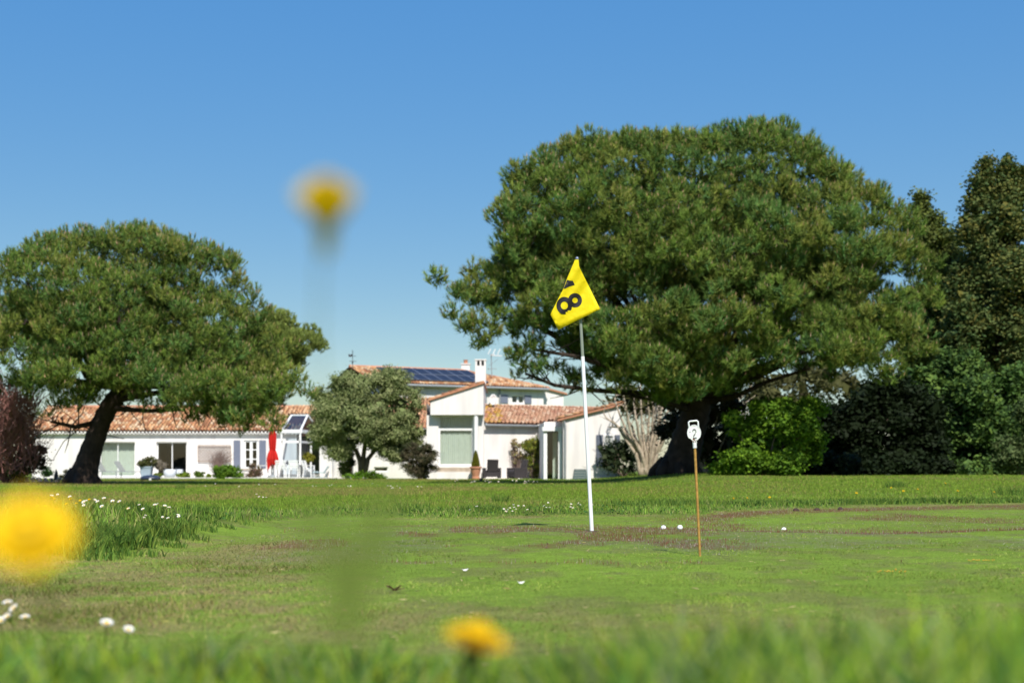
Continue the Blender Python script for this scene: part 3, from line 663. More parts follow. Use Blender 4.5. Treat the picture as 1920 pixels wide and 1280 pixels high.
leafy('evergreen_tree', 'slimmer tree with bare reddish tips rising between the huge pine and the right-hand evergreen', 'tree', 70, [(1735,440,0,30,60),(1775,480,0,38,62),(1760,560,0,52,70),(1790,640,0,60,80),(1740,650,0,60,90),(1725,385,0,14,22),(1700,600,0,40,60)],
      52000, .15, [(.14, .17, .03), (.10, .12, .03), (.06, .09, .025)], wood=[([(1770,890,0),(1765,700,0),(1760,520,0),(1745,400,0)], .2, .04)], clump=.4, per=22, stems=30, stemmat='bark', crown='crown')
leafy('laurel_bush', 'glossy dark laurel bush growing under the right-hand evergreen', 'bush', 61, [(1790,800,0,88,95),(1850,770,-1,80,90),(1905,830,-1,75,75),(1800,710,0,60,60),(1740,720,0,50,50),(1930,740,0,50,70),(1740,850,0,60,50),(1830,882,-.8,110,16)],
      80000, .15, [(.055, .11, .028), (.08, .15, .032), (.125, .20, .038), (.035, .07, .02)], clump=.36, per=24, stems=10)
leafy('laurel_bush', 'pale green bush at the right edge in front of the glossy laurel', 'bush', 55, [(1900,850,0,38,42),(1935,800,0,30,60)], 7000, .11, [(.09, .13, .045), (.11, .14, .05), (.06, .10, .03)], clump=.25, per=20, stems=6)
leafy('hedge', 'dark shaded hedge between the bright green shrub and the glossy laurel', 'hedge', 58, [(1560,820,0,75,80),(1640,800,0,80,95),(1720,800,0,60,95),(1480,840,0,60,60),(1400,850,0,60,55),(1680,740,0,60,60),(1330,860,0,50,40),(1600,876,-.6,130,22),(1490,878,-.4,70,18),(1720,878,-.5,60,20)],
      60000, .17, [(.014, .024, .008), (.011, .019, .006)], clump=.4, per=26, stems=10)  # leaf colours darkened to carry the huge pine's shade over the hedge
leafy('shrub', 'bright lime green shrub beside the huge pine trunk', 'shrub', 46.5, [(1425,840,0,52,50),(1475,800,-.5,46,44),(1380,868,-.5,40,24),(1445,770,0,44,28),(1505,765,.8,44,30),(1525,830,.8,34,44),(1395,800,.3,34,28),(1460,868,-.6,50,22),(1350,880,-.3,20,10)],
      46000, .10, BRT, clump=.22, per=22, stems=12, rough=.5, gap=-.05, fill=.7, sub=7)
leafy('shrub', 'dull brown green shrub directly behind the huge pine trunk', 'shrub', 57, [(1350,820,0,70,60),(1340,760,0,60,40),(1290,800,0,60,70)], 7000, .12, [(.05, .055, .022), (.06, .05, .03), (.03, .04, .016)], clump=.4, per=18, stems=20, stemmat='palebark')
leafy('tree', 'olive toned tree far behind the bright shrub', 'tree', 92, [(1540,720,0,60,40),(1470,735,0,70,35),(1590,735,0,20,40),(1200,745,0,70,25)], 9000, .2, [(.10, .10, .035), (.08, .08, .03)], wood=[([(1530,890,0),(1535,760,0)], .2, .08)], clump=.6, per=22, stems=10, crown='crown')
leafy('shrub', 'dark rounded shrub against the wing wall beside the closed grey shutter', 'shrub', 67.2, [(1165,865,0,44,26),(1150,845,0,30,22),(1195,850,0,38,36)], 6500, .08, [(.035, .06, .022), (.055, .07, .028), (.03, .045, .02)], clump=.22, per=20, stems=8)
# pollarded pale-stemmed shrub
root = thing('bare_shrub', 'many-stemmed bare shrub with pale whitish bark left of the huge pine trunk', 'shrub', PP(1215, 884, 66.5))
mbk = MB(); tw = MB(); b0 = Vector(PP(1216, 892, 66.5))
for i, (ex_, ey_) in enumerate([(1185,735),(1200,722),(1215,730),(1232,722),(1248,728),(1262,745),(1275,750),(1170,760),(1150,745),(1130,775),(1140,800),(1160,712),(1240,715),(1225,718)]):
    e_ = Vector(PP(ex_, ey_, 66.5+random.uniform(-1, 1))); sx = (ex_-1216)*.5
    k1 = Vector(PP(1216+sx*.55, 850, 66.5+random.uniform(-.2, .2))); k2 = Vector(PP(1216+sx*1.35, 800, 66.5+random.uniform(-.4, .4)))
    path = [b0+Vector((sx*.008, 0, 0)), k1, k2, e_]; q_ = []
    for s_ in range(10):
        f_ = s_/9*3; a0 = min(int(f_), 2); q_.append(path[a0].lerp(path[a0+1], f_-a0)+Vector((random.gauss(0, .04), random.gauss(0, .04), 0)))
    mbk.tube(q_, [.11-.009*s_ for s_ in range(10)], 8)
    for s_ in range(7):
        p_ = q_[random.randint(3, 9)]; e2 = p_+Vector((random.gauss(0, .5), random.gauss(0, .5), random.uniform(.1, .9))); tw.tube([p_, p_.lerp(e2, .5)+Vector((random.gauss(0, .06), 0, 0)), e2], [.024, .017, .008], 4, cap=False)
mbk.build('trunk', M['palebark'], root, smooth=True); tw.build('twig', M['palebark'], root, kind='stuff')
for i, (x0, y0, x1, y1) in enumerate([(1320,800,1400,745),(1320,790,1385,765),(1325,810,1410,775),(1330,770,1375,740)]):
    if i == 0: root = thing('bare_branches', 'pale bare bush sprawling out to the right behind the huge pine trunk', 'shrub', PP(1310, 892, 60)); mb = MB(); mb.tube([PP(1310, 895, 60), PP(1315, 850, 60), PP(1320, 800, 60)], [.12, .09, .06], 7)
    for s_ in range(9):
        a_ = Vector(PP(x0, y0, 60)); e_ = Vector(PP(x1+random.gauss(0, 14), y1+random.gauss(0, 12), 60+random.gauss(0, .5)))
        mb.tube([a_, a_.lerp(e_, .5)+Vector((random.gauss(0, .1), 0, random.gauss(0, .1))), e_], [.045, .03, .012], 5, cap=False)
mb.build('stem', M['palebark'], root)

# olive tree by the house
OL = [(.20, .25, .09), (.26, .295, .12), (.16, .20, .07), (.31, .33, .15)]
leafy('olive_tree', 'grey green olive tree with a round crown in front of the house', 'tree', 73,
      [(690,745,0,62,48),(630,770,0,48,52),(745,760,0,52,48),(650,725,0,40,34),(730,715,0,42,26),(690,805,0,74,38),(618,808,0,36,34),(765,808,0,38,44),(650,825,-.4,26,18),(720,835,-.4,40,18),(680,790,-.6,60,50),(620,800,-.3,44,44),(750,805,-.4,46,46),(640,848,-.3,26,16),(735,850,-.3,34,14),(600,745,0,20,24)],
      84000, .085, OL, wood=[([(678,892,0),(676,865,0),(668,845,0),(650,825,0),(635,800,0)], .18, .05), ([(683,892,0),(690,860,0),(710,835,.3),(735,812,0)], .15, .05), ([(680,892,0),(682,850,0),(688,800,0),(690,760,0)], .15, .05)],
      clump=.26, per=24, stems=40, stemmat='olivebark', crown='crown', up=.2)
leafy('bush', 'brown green rounded bush beside the tall curtained window', 'bush', 69, [(785,870,0,36,32),(772,850,0,22,22),(800,855,0,18,24)], 12000, .06, [(.085, .075, .04), (.10, .08, .045), (.06, .07, .03)], clump=.16, per=20, stems=18)
leafy('plant', 'low bright green ground plants round the olive trunk', 'plant', 71, [(680,892,0,34,7),(705,894,0,22,5),(650,893,0,12,6)], 2600, .07, BRT, clump=.12, per=12)
leafy('bush', 'small dark bush against the curved wall left of the olive trunk', 'bush', 74, [(645,878,0,13,16),(655,860,0,12,18)], 2600, .06, [(.035, .065, .02), (.05, .08, .025)], clump=.14, per=16, stems=4)
# left side
root = leafy('shrub', 'large tangled red brown shrub at the left edge', 'shrub', 52, [(30,830,0,55,70),(-10,760,0,60,60),(45,870,0,42,34),(-30,850,0,60,60)], 15000, .07, [(.09, .12, .04), (.15, .10, .07), (.17, .10, .08), (.07, .12, .03)], clump=.3, per=14, stems=30, stemmat='redtwig', fill=.3)
tw = MB()
for i in range(1100):
    a_ = Vector(PP(random.uniform(-40, 66), random.uniform(750, 890), 51.5+random.gauss(0, .6))); e_ = a_+Vector((random.gauss(.15, .35), random.gauss(-.1, .3), random.uniform(.3, 1.3)))
    tw.tube([a_, a_.lerp(e_, .5)+Vector((random.gauss(0, .08), 0, 0)), e_], [.016, .012, .007], 3, cap=False)
tw.build('twig', M['redtwig'], root, kind='stuff')
leafy('plant', 'small green plant beside the pebble edging', 'plant', 60, [(88,885,0,12,12)], 900, .05, G1, clump=.1, per=12)
leafy('plant', 'low brown green tuft left of the smaller pine trunk', 'plant', 60, [(125,890,0,14,9)], 900, .05, [(.09, .08, .05), (.07, .08, .03)], clump=.1, per=12)
for i in range(34):
    X = PX(8+i*3.6+random.gauss(0, 1.5), 55); mb = MB(); r_ = random.uniform(.045, .10); mb.lathe((0, 0, 0), [(.2*r_, -.7*r_), (.9*r_, -.5*r_), (1.0*r_, .1*r_), (.7*r_, .6*r_), (.25*r_, .8*r_)], 7)
    mb.xf(lambda x, y, z: (x*1.3+X, y+55+((i*37) % 10-5)*.05, z+.05+float(gz(X, 55))+(.09 if i % 3 == 0 else 0)))
    tag(mb.build('stone', M['stone'], smooth=False), 'pale rubble stone in the low edging left of the smaller pine trunk', 'stone', 'rubble stones edging the bed')
mb = MB(); gx = PX(105, 56); mb.tube([(gx, 56, .02), (gx, 56, .25), (gx+.01, 56, .40), (gx, 56, .52)], [.10, .085, .06, .02], 8); tag(mb.build('garden_post', M['darkmetal']), 'short dark grey upright stone marker behind the rubble edging', 'post')

# ------------------------------------------------------------------ house
house = thing('house', 'white rendered house with terracotta roofs, solar panels and two storeys', 'house', (-4, 80, 0))
TPAL = np.array([(.32, .15, .075), (.56, .32, .16), (.46, .22, .11), (.62, .42, .25), (.52, .27, .13), (.40, .19, .10), (.60, .45, .30)])
def tiles(P0, u, v, n, nu, nv, w=.21, l=.36, pal=TPAL, r=.088, keep=None):
    """half-round clay tiles laid in overlapping columns; u along the eave, v up the slope, n out of the roof"""
    P0, u, v, n = [np.array(a, float) for a in (P0, u, v, n)]; k = 7; an = np.linspace(0, np.pi, k)
    I, J = np.meshgrid(np.arange(nu), np.arange(nv)); I, J = I.ravel(), J.ravel(); c = P0 + np.outer(I*w+w/2, u) + np.outer(J*l, v)
    if keep is not None: kk = keep(I, J); I, J, c = I[kk], J[kk], c[kk]
    m_ = len(c); jr = rng.normal(0, .012, (m_, 1)); c = c + jr*u + rng.normal(0, .012, (m_, 1))*v; V = []
    for e, rr, lift in ((0, r, .03), (1, r*.82, .0)):
        for a in an: V.append(c + v*(e*(l+.06)) + u*(math.cos(a)*rr) + n*(math.sin(a)*rr+lift))
    for a in an: V.append(c + u*(math.cos(a)*r*.80) + n*(math.sin(a)*r*.80+.028) + v*.004)      # thickness at the lower lip
    V = np.stack(V, 1).reshape(-1, 3); b = (np.arange(m_)*3*k)[:, None]; Fc = []
    for q in range(k-1): Fc.append(np.stack([b[:, 0]+q, b[:, 0]+q+1, b[:, 0]+k+q+1, b[:, 0]+k+q], 1)); Fc.append(np.stack([b[:, 0]+q, b[:, 0]+2*k+q, b[:, 0]+2*k+q+1, b[:, 0]+q+1], 1))
    C = np.repeat(pal[rng.integers(0, len(pal), m_)]*rng.uniform(.75, 1.2, (m_, 1)), 3*k, 0)
    return V, np.concatenate(Fc), C
def wall_open(mb, x0, x1, z0, z1, y, openings, t=.25, depth_dir=1):
    X = sorted({x0, x1, *[o[0] for o in openings], *[o[1] for o in openings]}); Z = sorted({z0, z1, *[o[2] for o in openings], *[o[3] for o in openings]})
    for i in range(len(X)-1):
        for j in range(len(Z)-1):
            cx, cz = (X[i]+X[i+1])/2, (Z[j]+Z[j+1])/2
            if any(o[0] < cx < o[1] and o[2] < cz < o[3] for o in openings): continue
            mb.quad((X[i], y, Z[j]), (X[i+1], y, Z[j]), (X[i+1], y, Z[j+1]), (X[i], y, Z[j+1]))
    for a, b, c, d_ in openings:
        mb.quad((a, y, c), (a, y+t, c), (a, y+t, d_), (a, y, d_)); mb.quad((b, y, c), (b, y+t, c), (b, y+t, d_), (b, y, d_))
        mb.quad((a, y, d_), (b, y, d_), (b, y+t, d_), (a, y+t, d_)); mb.quad((a, y, c), (b, y, c), (b, y+t, c), (a, y+t, c))
    return mb
def window(x0, x1, z0, z1, y, cols=2, rows=1, fr=.05, mu=.03, name='window', colw=None, fm='white', par=None, splits=None):
    e = bpy.data.objects.new(name, None); finish(e, par or house); W[e.name] = W[(par or house).name]
    zs = splits or [z0+(z1-z0)*j/rows for j in range(rows+1)]
    f = MB().box(x0, x0+fr, y-.03, y+.03, z0, z1).box(x1-fr, x1, y-.03, y+.03, z0, z1).box(x0+fr, x1-fr, y-.03, y+.03, z1-fr, z1).box(x0+fr, x1-fr, y-.03, y+.03, z0, z0+fr)
    for i in range(1, cols): xm = x0+(x1-x0)*i/cols; f.box(xm-(colw or mu)/2, xm+(colw or mu)/2, y-.025, y+.025, z0+fr, z1-fr)
    for zz in zs[1:-1]:
        for i in range(cols):
            a = x0+(x1-x0)*i/cols + ((colw or mu)/2 if i else fr); b = x0+(x1-x0)*(i+1)/cols - ((colw or mu)/2 if i < cols-1 else fr)
            f.box(a, b, y-.022, y+.022, zz-mu/2, zz+mu/2)
    f.build('frame', M[fm], e)
    for i in range(cols):
        for j in range(len(zs)-1):
            a = x0+(x1-x0)*i/cols+.02; b = x0+(x1-x0)*(i+1)/cols-.02
            MB().box(a, b, y+.004, y+.010, zs[j]+.02, zs[j+1]-.02).build('pane', M['glass'], e)
    return e
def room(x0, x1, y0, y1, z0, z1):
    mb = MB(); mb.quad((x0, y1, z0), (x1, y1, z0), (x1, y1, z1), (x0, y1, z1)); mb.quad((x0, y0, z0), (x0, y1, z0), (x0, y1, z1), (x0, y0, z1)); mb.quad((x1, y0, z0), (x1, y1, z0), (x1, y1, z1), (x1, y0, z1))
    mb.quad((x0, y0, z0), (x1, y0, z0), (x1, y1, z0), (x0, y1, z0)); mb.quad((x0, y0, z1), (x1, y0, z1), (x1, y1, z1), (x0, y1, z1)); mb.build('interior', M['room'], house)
def curtain(x0, x1, z0, z1, y, label, pleats=14):
    mb = MB(); n = pleats*6; b = 0
    for i in range(n+1):
        x = x0+(x1-x0)*i/n; yy = y+.035*math.sin(i/n*pleats*2*math.pi)+.012*math.sin(i*.37)
        for z in (z0, z1): mb.v.append((x, yy, z))
        for z in (z0, z1): mb.v.append((x, yy+.006, z))
    for i in range(n): k = i*4; mb.f += [(k, k+4, k+5, k+1), (k+2, k+3, k+7, k+6)]
    return tag(mb.build('curtain', M['curtain'], smooth=True), label, 'curtain')
def shutter(x0, x1, z0, z1, y, m='shutter', par=None):
    n = 4; mb = MB(); w = (x1-x0)/n
    for i in range(n): mb.box(x0+i*w+.004, x0+(i+1)*w-.004, y-.04, y, z0, z1)
    for zz in (z0+.12*(z1-z0), z0+.85*(z1-z0)): mb.box(x0+.01, x1-.01, y-.01, y+.015, zz-.04, zz+.04)
    return mb.build('shutter', M[m], par or house)

DL = 83.0; sL = F/DL
xl0, xl1 = PX(60, DL), PX(556, DL); ze = PZ(811, DL)
op1 = (PX(186, DL), PX(253, DL), .12, PZ(828, DL)); op2 = (PX(293, DL), PX(350, DL), .12, PZ(828, DL)); op3 = (PX(457, DL), PX(484, DL), PZ(878, DL), PZ(825, DL))
wl = wall_open(MB(), xl0, xl1, -.1, ze, DL, [op1, op2, op3]); wl.quad((xl0, DL, -.1), (xl0, DL+7, -.1), (xl0, DL+7, ze), (xl0, DL, ze)); wl.quad((xl1, DL, -.1), (xl1, DL+7, -.1), (xl1, DL+7, ze), (xl1, DL, ze)); wl.quad((xl0, DL+7, -.1), (xl1, DL+7, -.1), (xl1, DL+7, ze), (xl0, DL+7, ze))
wl.box(xl0, xl1, DL-.03, DL, PZ(813.5, DL), PZ(811.5, DL))
wl.build('wall', M['render'], house)
for o_, pl in ((op1, 16), (op2, 0)):
    window(o_[0], o_[1], o_[2], o_[3], DL+.2, 2, 1, .07, .05, 'patio_door')
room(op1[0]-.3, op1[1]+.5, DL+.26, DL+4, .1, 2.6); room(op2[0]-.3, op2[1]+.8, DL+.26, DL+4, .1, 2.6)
curtain(op1[0]+.02, op1[1]-.02, .14, op1[3]-.02, DL+.42, 'pale green pleated curtain in the patio door behind the grey loungers', 18)
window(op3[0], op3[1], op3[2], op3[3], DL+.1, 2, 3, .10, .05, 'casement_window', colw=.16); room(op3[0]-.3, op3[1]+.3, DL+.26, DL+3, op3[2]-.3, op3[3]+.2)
MB().box(op3[0]-.12, op3[1]+.12, DL-.10, DL+.05, op3[2]-.07, op3[2]).build('window_sill', M['stone'], house)
for a, b in ((438, 451), (486, 499)): shutter(PX(a, DL), PX(b, DL), PZ(878, DL), PZ(825, DL), DL-.02)
# dark furnishings seen through the open patio door
mb = MB().box(PX(312, 85), PX(322, 85), 85, 85.3, .15, 1.9).box(PX(318, 84.5), PX(343, 84.5), 84.3, 85.2, .5, .62).box(PX(340, 84.5), PX(342, 84.5), 84.3, 84.4, .15, .5); tag(mb.build('sideboard', M['roomdark']), 'dark furniture standing inside the middle patio door', 'furniture')
# long roof
v = np.array([0, math.cos(math.radians(21)), math.sin(math.radians(21))]); nrm = np.array([0, -v[2], v[1]]); yE = DL-.28
P0 = np.array([xl0-.3, yE, ze+.10]); nv = 12; lw = xl1-xl0+.6
roof = MB().quad(P0-nrm*.02, P0+np.array([lw, 0, 0])-nrm*.02, P0+np.array([lw, 0, 0])+v*(nv*.36)-nrm*.02, P0+v*(nv*.36)-nrm*.02)
top = P0+v*(nv*.36); roof.quad(top, top+np.array([lw, 0, 0]), top+np.array([lw, 4.2, -1.6]), top+np.array([0, 4.2, -1.6])).build('roof', M['underlay'], house)
V, Fc, C = tiles(P0, (1, 0, 0), v, nrm, int(lw/.21), nv); np_mesh('roof_tiles', V, Fc, M['tile'], C, parent=house, kind='stuff')
mb = MB()
for i in range(int(lw/.42)): X = P0[0]+.42*i; mb.tube([(X, top[1], top[2]+.02), (X+.46, top[1], top[2]+.03)], [.11, .10], 8)
mb.build('ridge_tiles', M['terracotta'], house, kind='stuff')
mb = MB()
for i in range(int(lw/.21)):
    X = P0[0]+.21*(i+.5); mb.box(X-.055, X+.055, yE+.02, DL, ze-.03, ze+.09)
mb.box(P0[0], P0[0]+lw, yE+.08, DL, ze-.09, ze-.03); mb.build('eave_cornice', M['render'], house)
# trellis with bare climber
tr_ = thing('trellis', 'brown diamond trellis fixed to the white wall left of the blue grey shutters', 'trellis', (PX(402, DL), DL-.1, 1.3))
x0, x1, z0, z1 = PX(372, DL), PX(433, DL), PZ(865, DL), PZ(835, DL); y_ = DL-.08
mb = MB().bar((x0, y_, z0), (x1, y_, z0), .03, .04).bar((x0, y_, z1), (x1, y_, z1), .03, .04).bar((x0, y_, z0), (x0, y_, z1), .03, .04).bar((x1, y_, z0), (x1, y_, z1), .03, .04); mb.build('frame', M['trellis'], tr_)
hh = z1-z0
for sgn in (1, -1):
    for i in range(-5, 12):
        a = x0+i*.19; b = a+hh; za, zb = (z0, z1) if sgn > 0 else (z1, z0)
        ca, cb = max(a, x0), min(b, x1)
        if cb-ca < .05: continue
        f1, f2 = (ca-a)/hh, (cb-a)/hh; MB().bar((ca, y_-.012*sgn, za+(zb-za)*f1), (cb, y_-.012*sgn, za+(zb-za)*f2), .010, .022).build('slat', M['trellis'], tr_)
mb = MB()
for i in range(150):
    s_ = Vector(PP(random.uniform(402, 410), random.uniform(868, 892), DL-.16)); e_ = Vector(PP(random.gauss(415, 11), random.gauss(855, 9), DL-.2)); mb.tube([s_, s_.lerp(e_, .5)+Vector((random.gauss(0, .12), 0, random.gauss(0, .1))), e_], [.012, .009, .005], 3, cap=False)
tag(mb.build('bare_climber', M['twig']), 'leafless climber growing over the brown diamond trellis', 'climber')

# conservatory
DC = 80.5; A1 = Vector((PX(528, DC), DC, 0)); A2 = Vector((PX(563, DC), DC, 0)); A3 = Vector((PX(602, 84.5), 84.5, 0)); zb_ = PZ(808, DC)
con = bpy.data.objects.new('conservatory', None); finish(con, house); W[con.name] = W[house.name]
mb = MB()
for p_ in (A1, A2, A2.lerp(A3, .5), A3): mb.box(p_.x-.05, p_.x+.05, p_.y-.05, p_.y+.05, .05, zb_)
for a_, b_ in ((A1, A2), (A2, A3)):
    for z in (zb_, PZ(828, DC), .20): mb.bar(a_+Vector((0, 0, z)), b_+Vector((0, 0, z)), .10 if z < zb_ else .2, .12 if z < zb_ else .18)
Lb = Vector((A1.x, DL, 0)); mb.bar(Lb+Vector((0, 0, zb_)), A1+Vector((0, 0, zb_)), .1, .15)
T1 = Vector((PX(547, 83.2), 83.2, PZ(778, 83.2))); T2 = Vector((PX(577, 83.2), 83.2, PZ(778, 83.2)))
for a_, b_ in ((A1+Vector((0, 0, zb_)), T1), (A2+Vector((0, 0, zb_)), T2), (T1, T2), (A3+Vector((0, 0, zb_)), T2)): mb.bar(a_, b_, .09, .08)
mb.build('frame', M['white'], con)
e = Vector((0, 0, zb_))
MB().quad(A1+e, A2+e, T2, T1).build('pane', M['glass_roof'], con); mbp = MB(); mbp.v += [tuple(A2+e), tuple(A3+e), tuple(T2)]; mbp.f.append((0, 1, 2)); mbp.build('pane', M['glass_roof'], con)
for a_, b_ in ((A1, A2), (A2, A2.lerp(A3, .5)), (A2.lerp(A3, .5), A3)):
    for zA, zB in ((.2, PZ(828, DC)), (PZ(828, DC), zb_)): MB().quad(a_+Vector((0, .02, zA)), b_+Vector((0, .02, zA)), b_+Vector((0, .02, zB)), a_+Vector((0, .02, zB))).build('pane', M['glass'], con)
room(A1.x+.1, A3.x+.5, 84.8, 87, .1, 2.9)
# wall stub, recessed garden wall and its roof behind the olive
mb = MB(); xa, xb, xc_ = PX(599, 79.5), PX(624, 79.5), PX(640, 79.5)
mb.box(xa, xb, 79.5, 84.5, -.1, PZ(829, 79.5)); mb.tube([(xb+.25, 79.4, -.1), (xb+.2, 79.4, 1.2), (xb+.1, 79.4, PZ(832, 79.5))], [.26, .23, .22], 12); mb.build('garden_wall', M['render'], house)
xg0, xg1 = PX(612, 80), PX(806, 80); zg = 2.75
og = (PX(700, 80), PX(727, 80), PZ(884, 80), PZ(875, 80)); og2 = (PX(648, 80), PX(662, 80), .1, PZ(828, 80))
mb = wall_open(MB(), xg0, xg1, -.1, zg, 80.2, [og, og2]); mb.quad((xg0, 80.2, -.1), (xg0, 87, -.1), (xg0, 87, zg), (xg0, 80.2, zg)); mb.build('wall', M['render'], house)
window(*og, 80.3, 1, 1, .06, .03, 'low_window'); window(*og2, 80.35, 1, 1, .07, .03, 'garden_door', fm='greymetal'); room(xg0+.2, xg1-.2, 80.5, 83, .05, 2.6)
v = np.array([0, math.cos(math.radians(19)), math.sin(math.radians(19))]); nrm = np.array([0, -v[2], v[1]]); P0 = np.array([xg0-.1, 79.9, zg+.08]); lw = xg1-xg0+.2
MB().quad(P0, P0+np.array([lw, 0, 0]), P0+np.array([lw, 0, 0])+v*6.2, P0+v*6.2).build('roof', M['underlay'], house)
V, Fc, C = tiles(P0, (1, 0, 0), v, nrm, int(lw/.21), 17, pal=np.array([(.58, .30, .17), (.62, .38, .22), (.52, .26, .15)])); np_mesh('roof_tiles', V, Fc, M['tile'], C, parent=house, kind='stuff')
# short higher roof behind the conservatory
xh0, xh1 = PX(540, 84), PX(625, 84); P0 = np.array([xh0, 83.6, PZ(777, 83.6)])
V, Fc, C = tiles(P0, (1, 0, 0), v, nrm, int((xh1-xh0)/.21), 5, pal=np.array([(.58, .32, .17), (.65, .42, .25)])); np_mesh('roof_tiles', V, Fc, M['tile'], C, parent=house, kind='stuff')
MB().quad(P0-nrm*.02, P0+np.array([xh1-xh0, 0, 0])-nrm*.02, P0+np.array([xh1-xh0, 0, 0])+v*1.8, P0+v*1.8).box(xh0, xh1, 83.7, 87, 2.5, P0[2]-.05).build('roof', M['underlay'], house)

# centre sunroom block with the big window
DM = 72.0; cx0, cx1 = PX(800, DM), PX(907, DM); zl, zt, zu = PZ(752, DM), PZ(720, DM), PZ(778, DM); cxl = PX(808, DM)
MB().prism([(cxl, zu), (cx1, zu), (cx1, zt), (cxl, zl)], DM-.45, DM+9).build('gable', M['render'], house)
ow = (PX(822, DM), PX(888, DM), PZ(873, DM), zu-.001)
mb = wall_open(MB(), cx0, cx1, -.1, zu, DM, [ow]); mb.quad((cx1, DM, -.1), (cx1, DM+9, -.1), (cx1, DM+9, zu), (cx1, DM, zu)); mb.quad((cx0, DM, -.1), (cx0, DM+9, -.1), (cx0, DM+9, zu+.6), (cx0, DM, zu+.6)); mb.build('wall', M['render'], house)
MB().tube([(PX(892.5, DM-.3), DM-.3, .35), (PX(892.5, DM-.3), DM-.3, zu)], .11, 14, cap=False).build('column', M['white'], house, smooth=True)
MB().box(cx0+.05, PX(898, DM), DM-.55, DM-.003, -.1, PZ(884, DM)).build('plinth', M['render'], house); MB().box(PX(820, DM), PX(893, DM), DM-.42, DM-.003, PZ(884, DM)+.003, PZ(876, DM)).build('window_sill', M['stone'], house)
window(ow[0], ow[1], ow[2], ow[3], DM+.12, 1, 1, .09, .14, 'tall_window', splits=[ow[2], PZ(804, DM), ow[3]])
room(ow[0]-.3, ow[1]+.3, DM+.27, DM+4, ow[2]-.3, zu-.01)
curtain(ow[0]+.05, ow[1]-.05, ow[2]+.06, zu-.05, DM+.24, 'pale green pleated curtain filling the tall window of the gabled sunroom', 17)
# roof edge of the gable and its tiles
sl = Vector((cx1-cxl, 0, zt-zl)).normalized(); nn_ = np.array([-sl.z, 0, sl.x]); le = math.hypot(cx1-cxl, zt-zl)
MB().prism([(cxl-.12, zl-.02), (cx1+.06, zt+.02), (cx1+.06, zt+.10), (cxl-.12, zl+.06)], DM-.55, DM+9).build('roof', M['terracotta'], house)
V, Fc, C = tiles((cxl-.1, DM+9, zl+.05), (0, -1, 0), (sl.x, 0, sl.z), nn_, 45, 8); np_mesh('roof_tiles', V, Fc, M['tile'], C, parent=house, kind='stuff')
# big chimney
def chimney(px0, px1, pyt, pyb, d_, dep, label, pot=False):
    x0, x1, z1, z0 = PX(px0, d_), PX(px1, d_), PZ(pyt, d_), PZ(pyb, d_); mb = MB()
    if pot:
        mb.box(x0, x1, d_, d_+dep, z0, z1).box(x0-.05, x1+.05, d_-.05, d_+dep+.05, z1, z1+.06)
    else:
        w = (x1-x0); zc = z1-.34
        mb.box(x0, x1, d_, d_+dep, z0, zc)
        for i in range(3): mb.box(x0+i*w*.41, x0+i*w*.41+w*.18, d_, d_+dep, zc, z1-.06)
        mb.box(x0-.03, x1+.03, d_-.03, d_+dep+.03, z1-.06, z1)
    c = mb.build('chimney', M['render'], house); c['label'] = label
    if pot: MB().lathe(((x0+x1)/2, d_+dep/2, z1+.06), [(.15, 0), (.13, .15), (.16, .27)], 12).build('chimney_pot', M['terracotta'], c)
    else: MB().box(x0+.04, x1-.04, d_+.2, d_+dep-.1, z1-.34, z1-.065).build('flue', M['roomdark'], c)
chimney(891, 911, 673, 722, 74.5, .6, 'tall white chimney with two dark openings')
chimney(865, 881, 683, 704, 96, .5, 'small white chimney with an orange pot', True)

# right wall with diagonal tiled roof
DR = 74.0; rx0, rx1 = cx1, PX(1009, DR); zr = PZ(797, DR)
UR = np.array([math.cos(math.radians(27)), math.sin(math.radians(27)), 0]); y0r = 73.0; k_ = (1009-960)/F; LR = (k_*y0r-rx0)/(UR[0]-k_*UR[1]); rx1, ry1 = rx0+UR[0]*LR, y0r+UR[1]*LR
mb = MB().quad((rx0, y0r, -.1), (rx1, ry1, -.1), (rx1, ry1, zr), (rx0, y0r, zr)); Cx = PX(1020, 69.2)
mb.quad((rx1, ry1, -.1), (Cx, 69.2, -.1), (Cx, 69.2, zr), (rx1, ry1, zr)); mb.build('wall', M['render'], house)
wx0, wx1, wp = PX(1056, 68), PX(1163, 68), PX(1163, 68); zv0, zv1 = PZ(783, 68), PZ(757, 68)
mb = MB(); mb.prism([(wx0, -.1), (wx1, -.1), (wx1, zv1-.05), (wx0, zv0-.08)], 68, 76)
mb.box(Cx, wx0, 69.25, 70, PZ(806, 69.2), zr+.02).build('wall', M['render'], house)
dr = bpy.data.objects.new('glass_door', None); finish(dr, house); W[dr.name] = W[house.name]
dx0, dx1, dz = PX(1019, 69), PX(1053, 69), PZ(808, 69)
MB().box(dx0, dx0+.17, 68.7, 69.2, .02, dz).box(dx1-.17, dx1, 68.7, 69.2, .02, dz).box(dx0-.06, dx1+.02, 68.6, 69.2, dz, dz+.20).box(dx0+.17, dx1-.17, 68.8, 69.1, .0, .06).build('frame', M['white'], dr)
MB().box(dx0+.18, dx1-.18, 69.0, 69.01, .06, dz).build('pane', M['glass'], dr); MB().box(dx0+.19, dx0+.22, 68.93, 68.97, 1.0, 1.2).build('handle', M['darkmetal'], dr)
room(dx0+.02, dx1+.3, 69.24, 72, .0, dz+.02)
curtain(dx1-.42, dx1-.2, .1, dz-.05, 69.35, 'narrow grey green curtain inside the glass door of the right wing', 4)
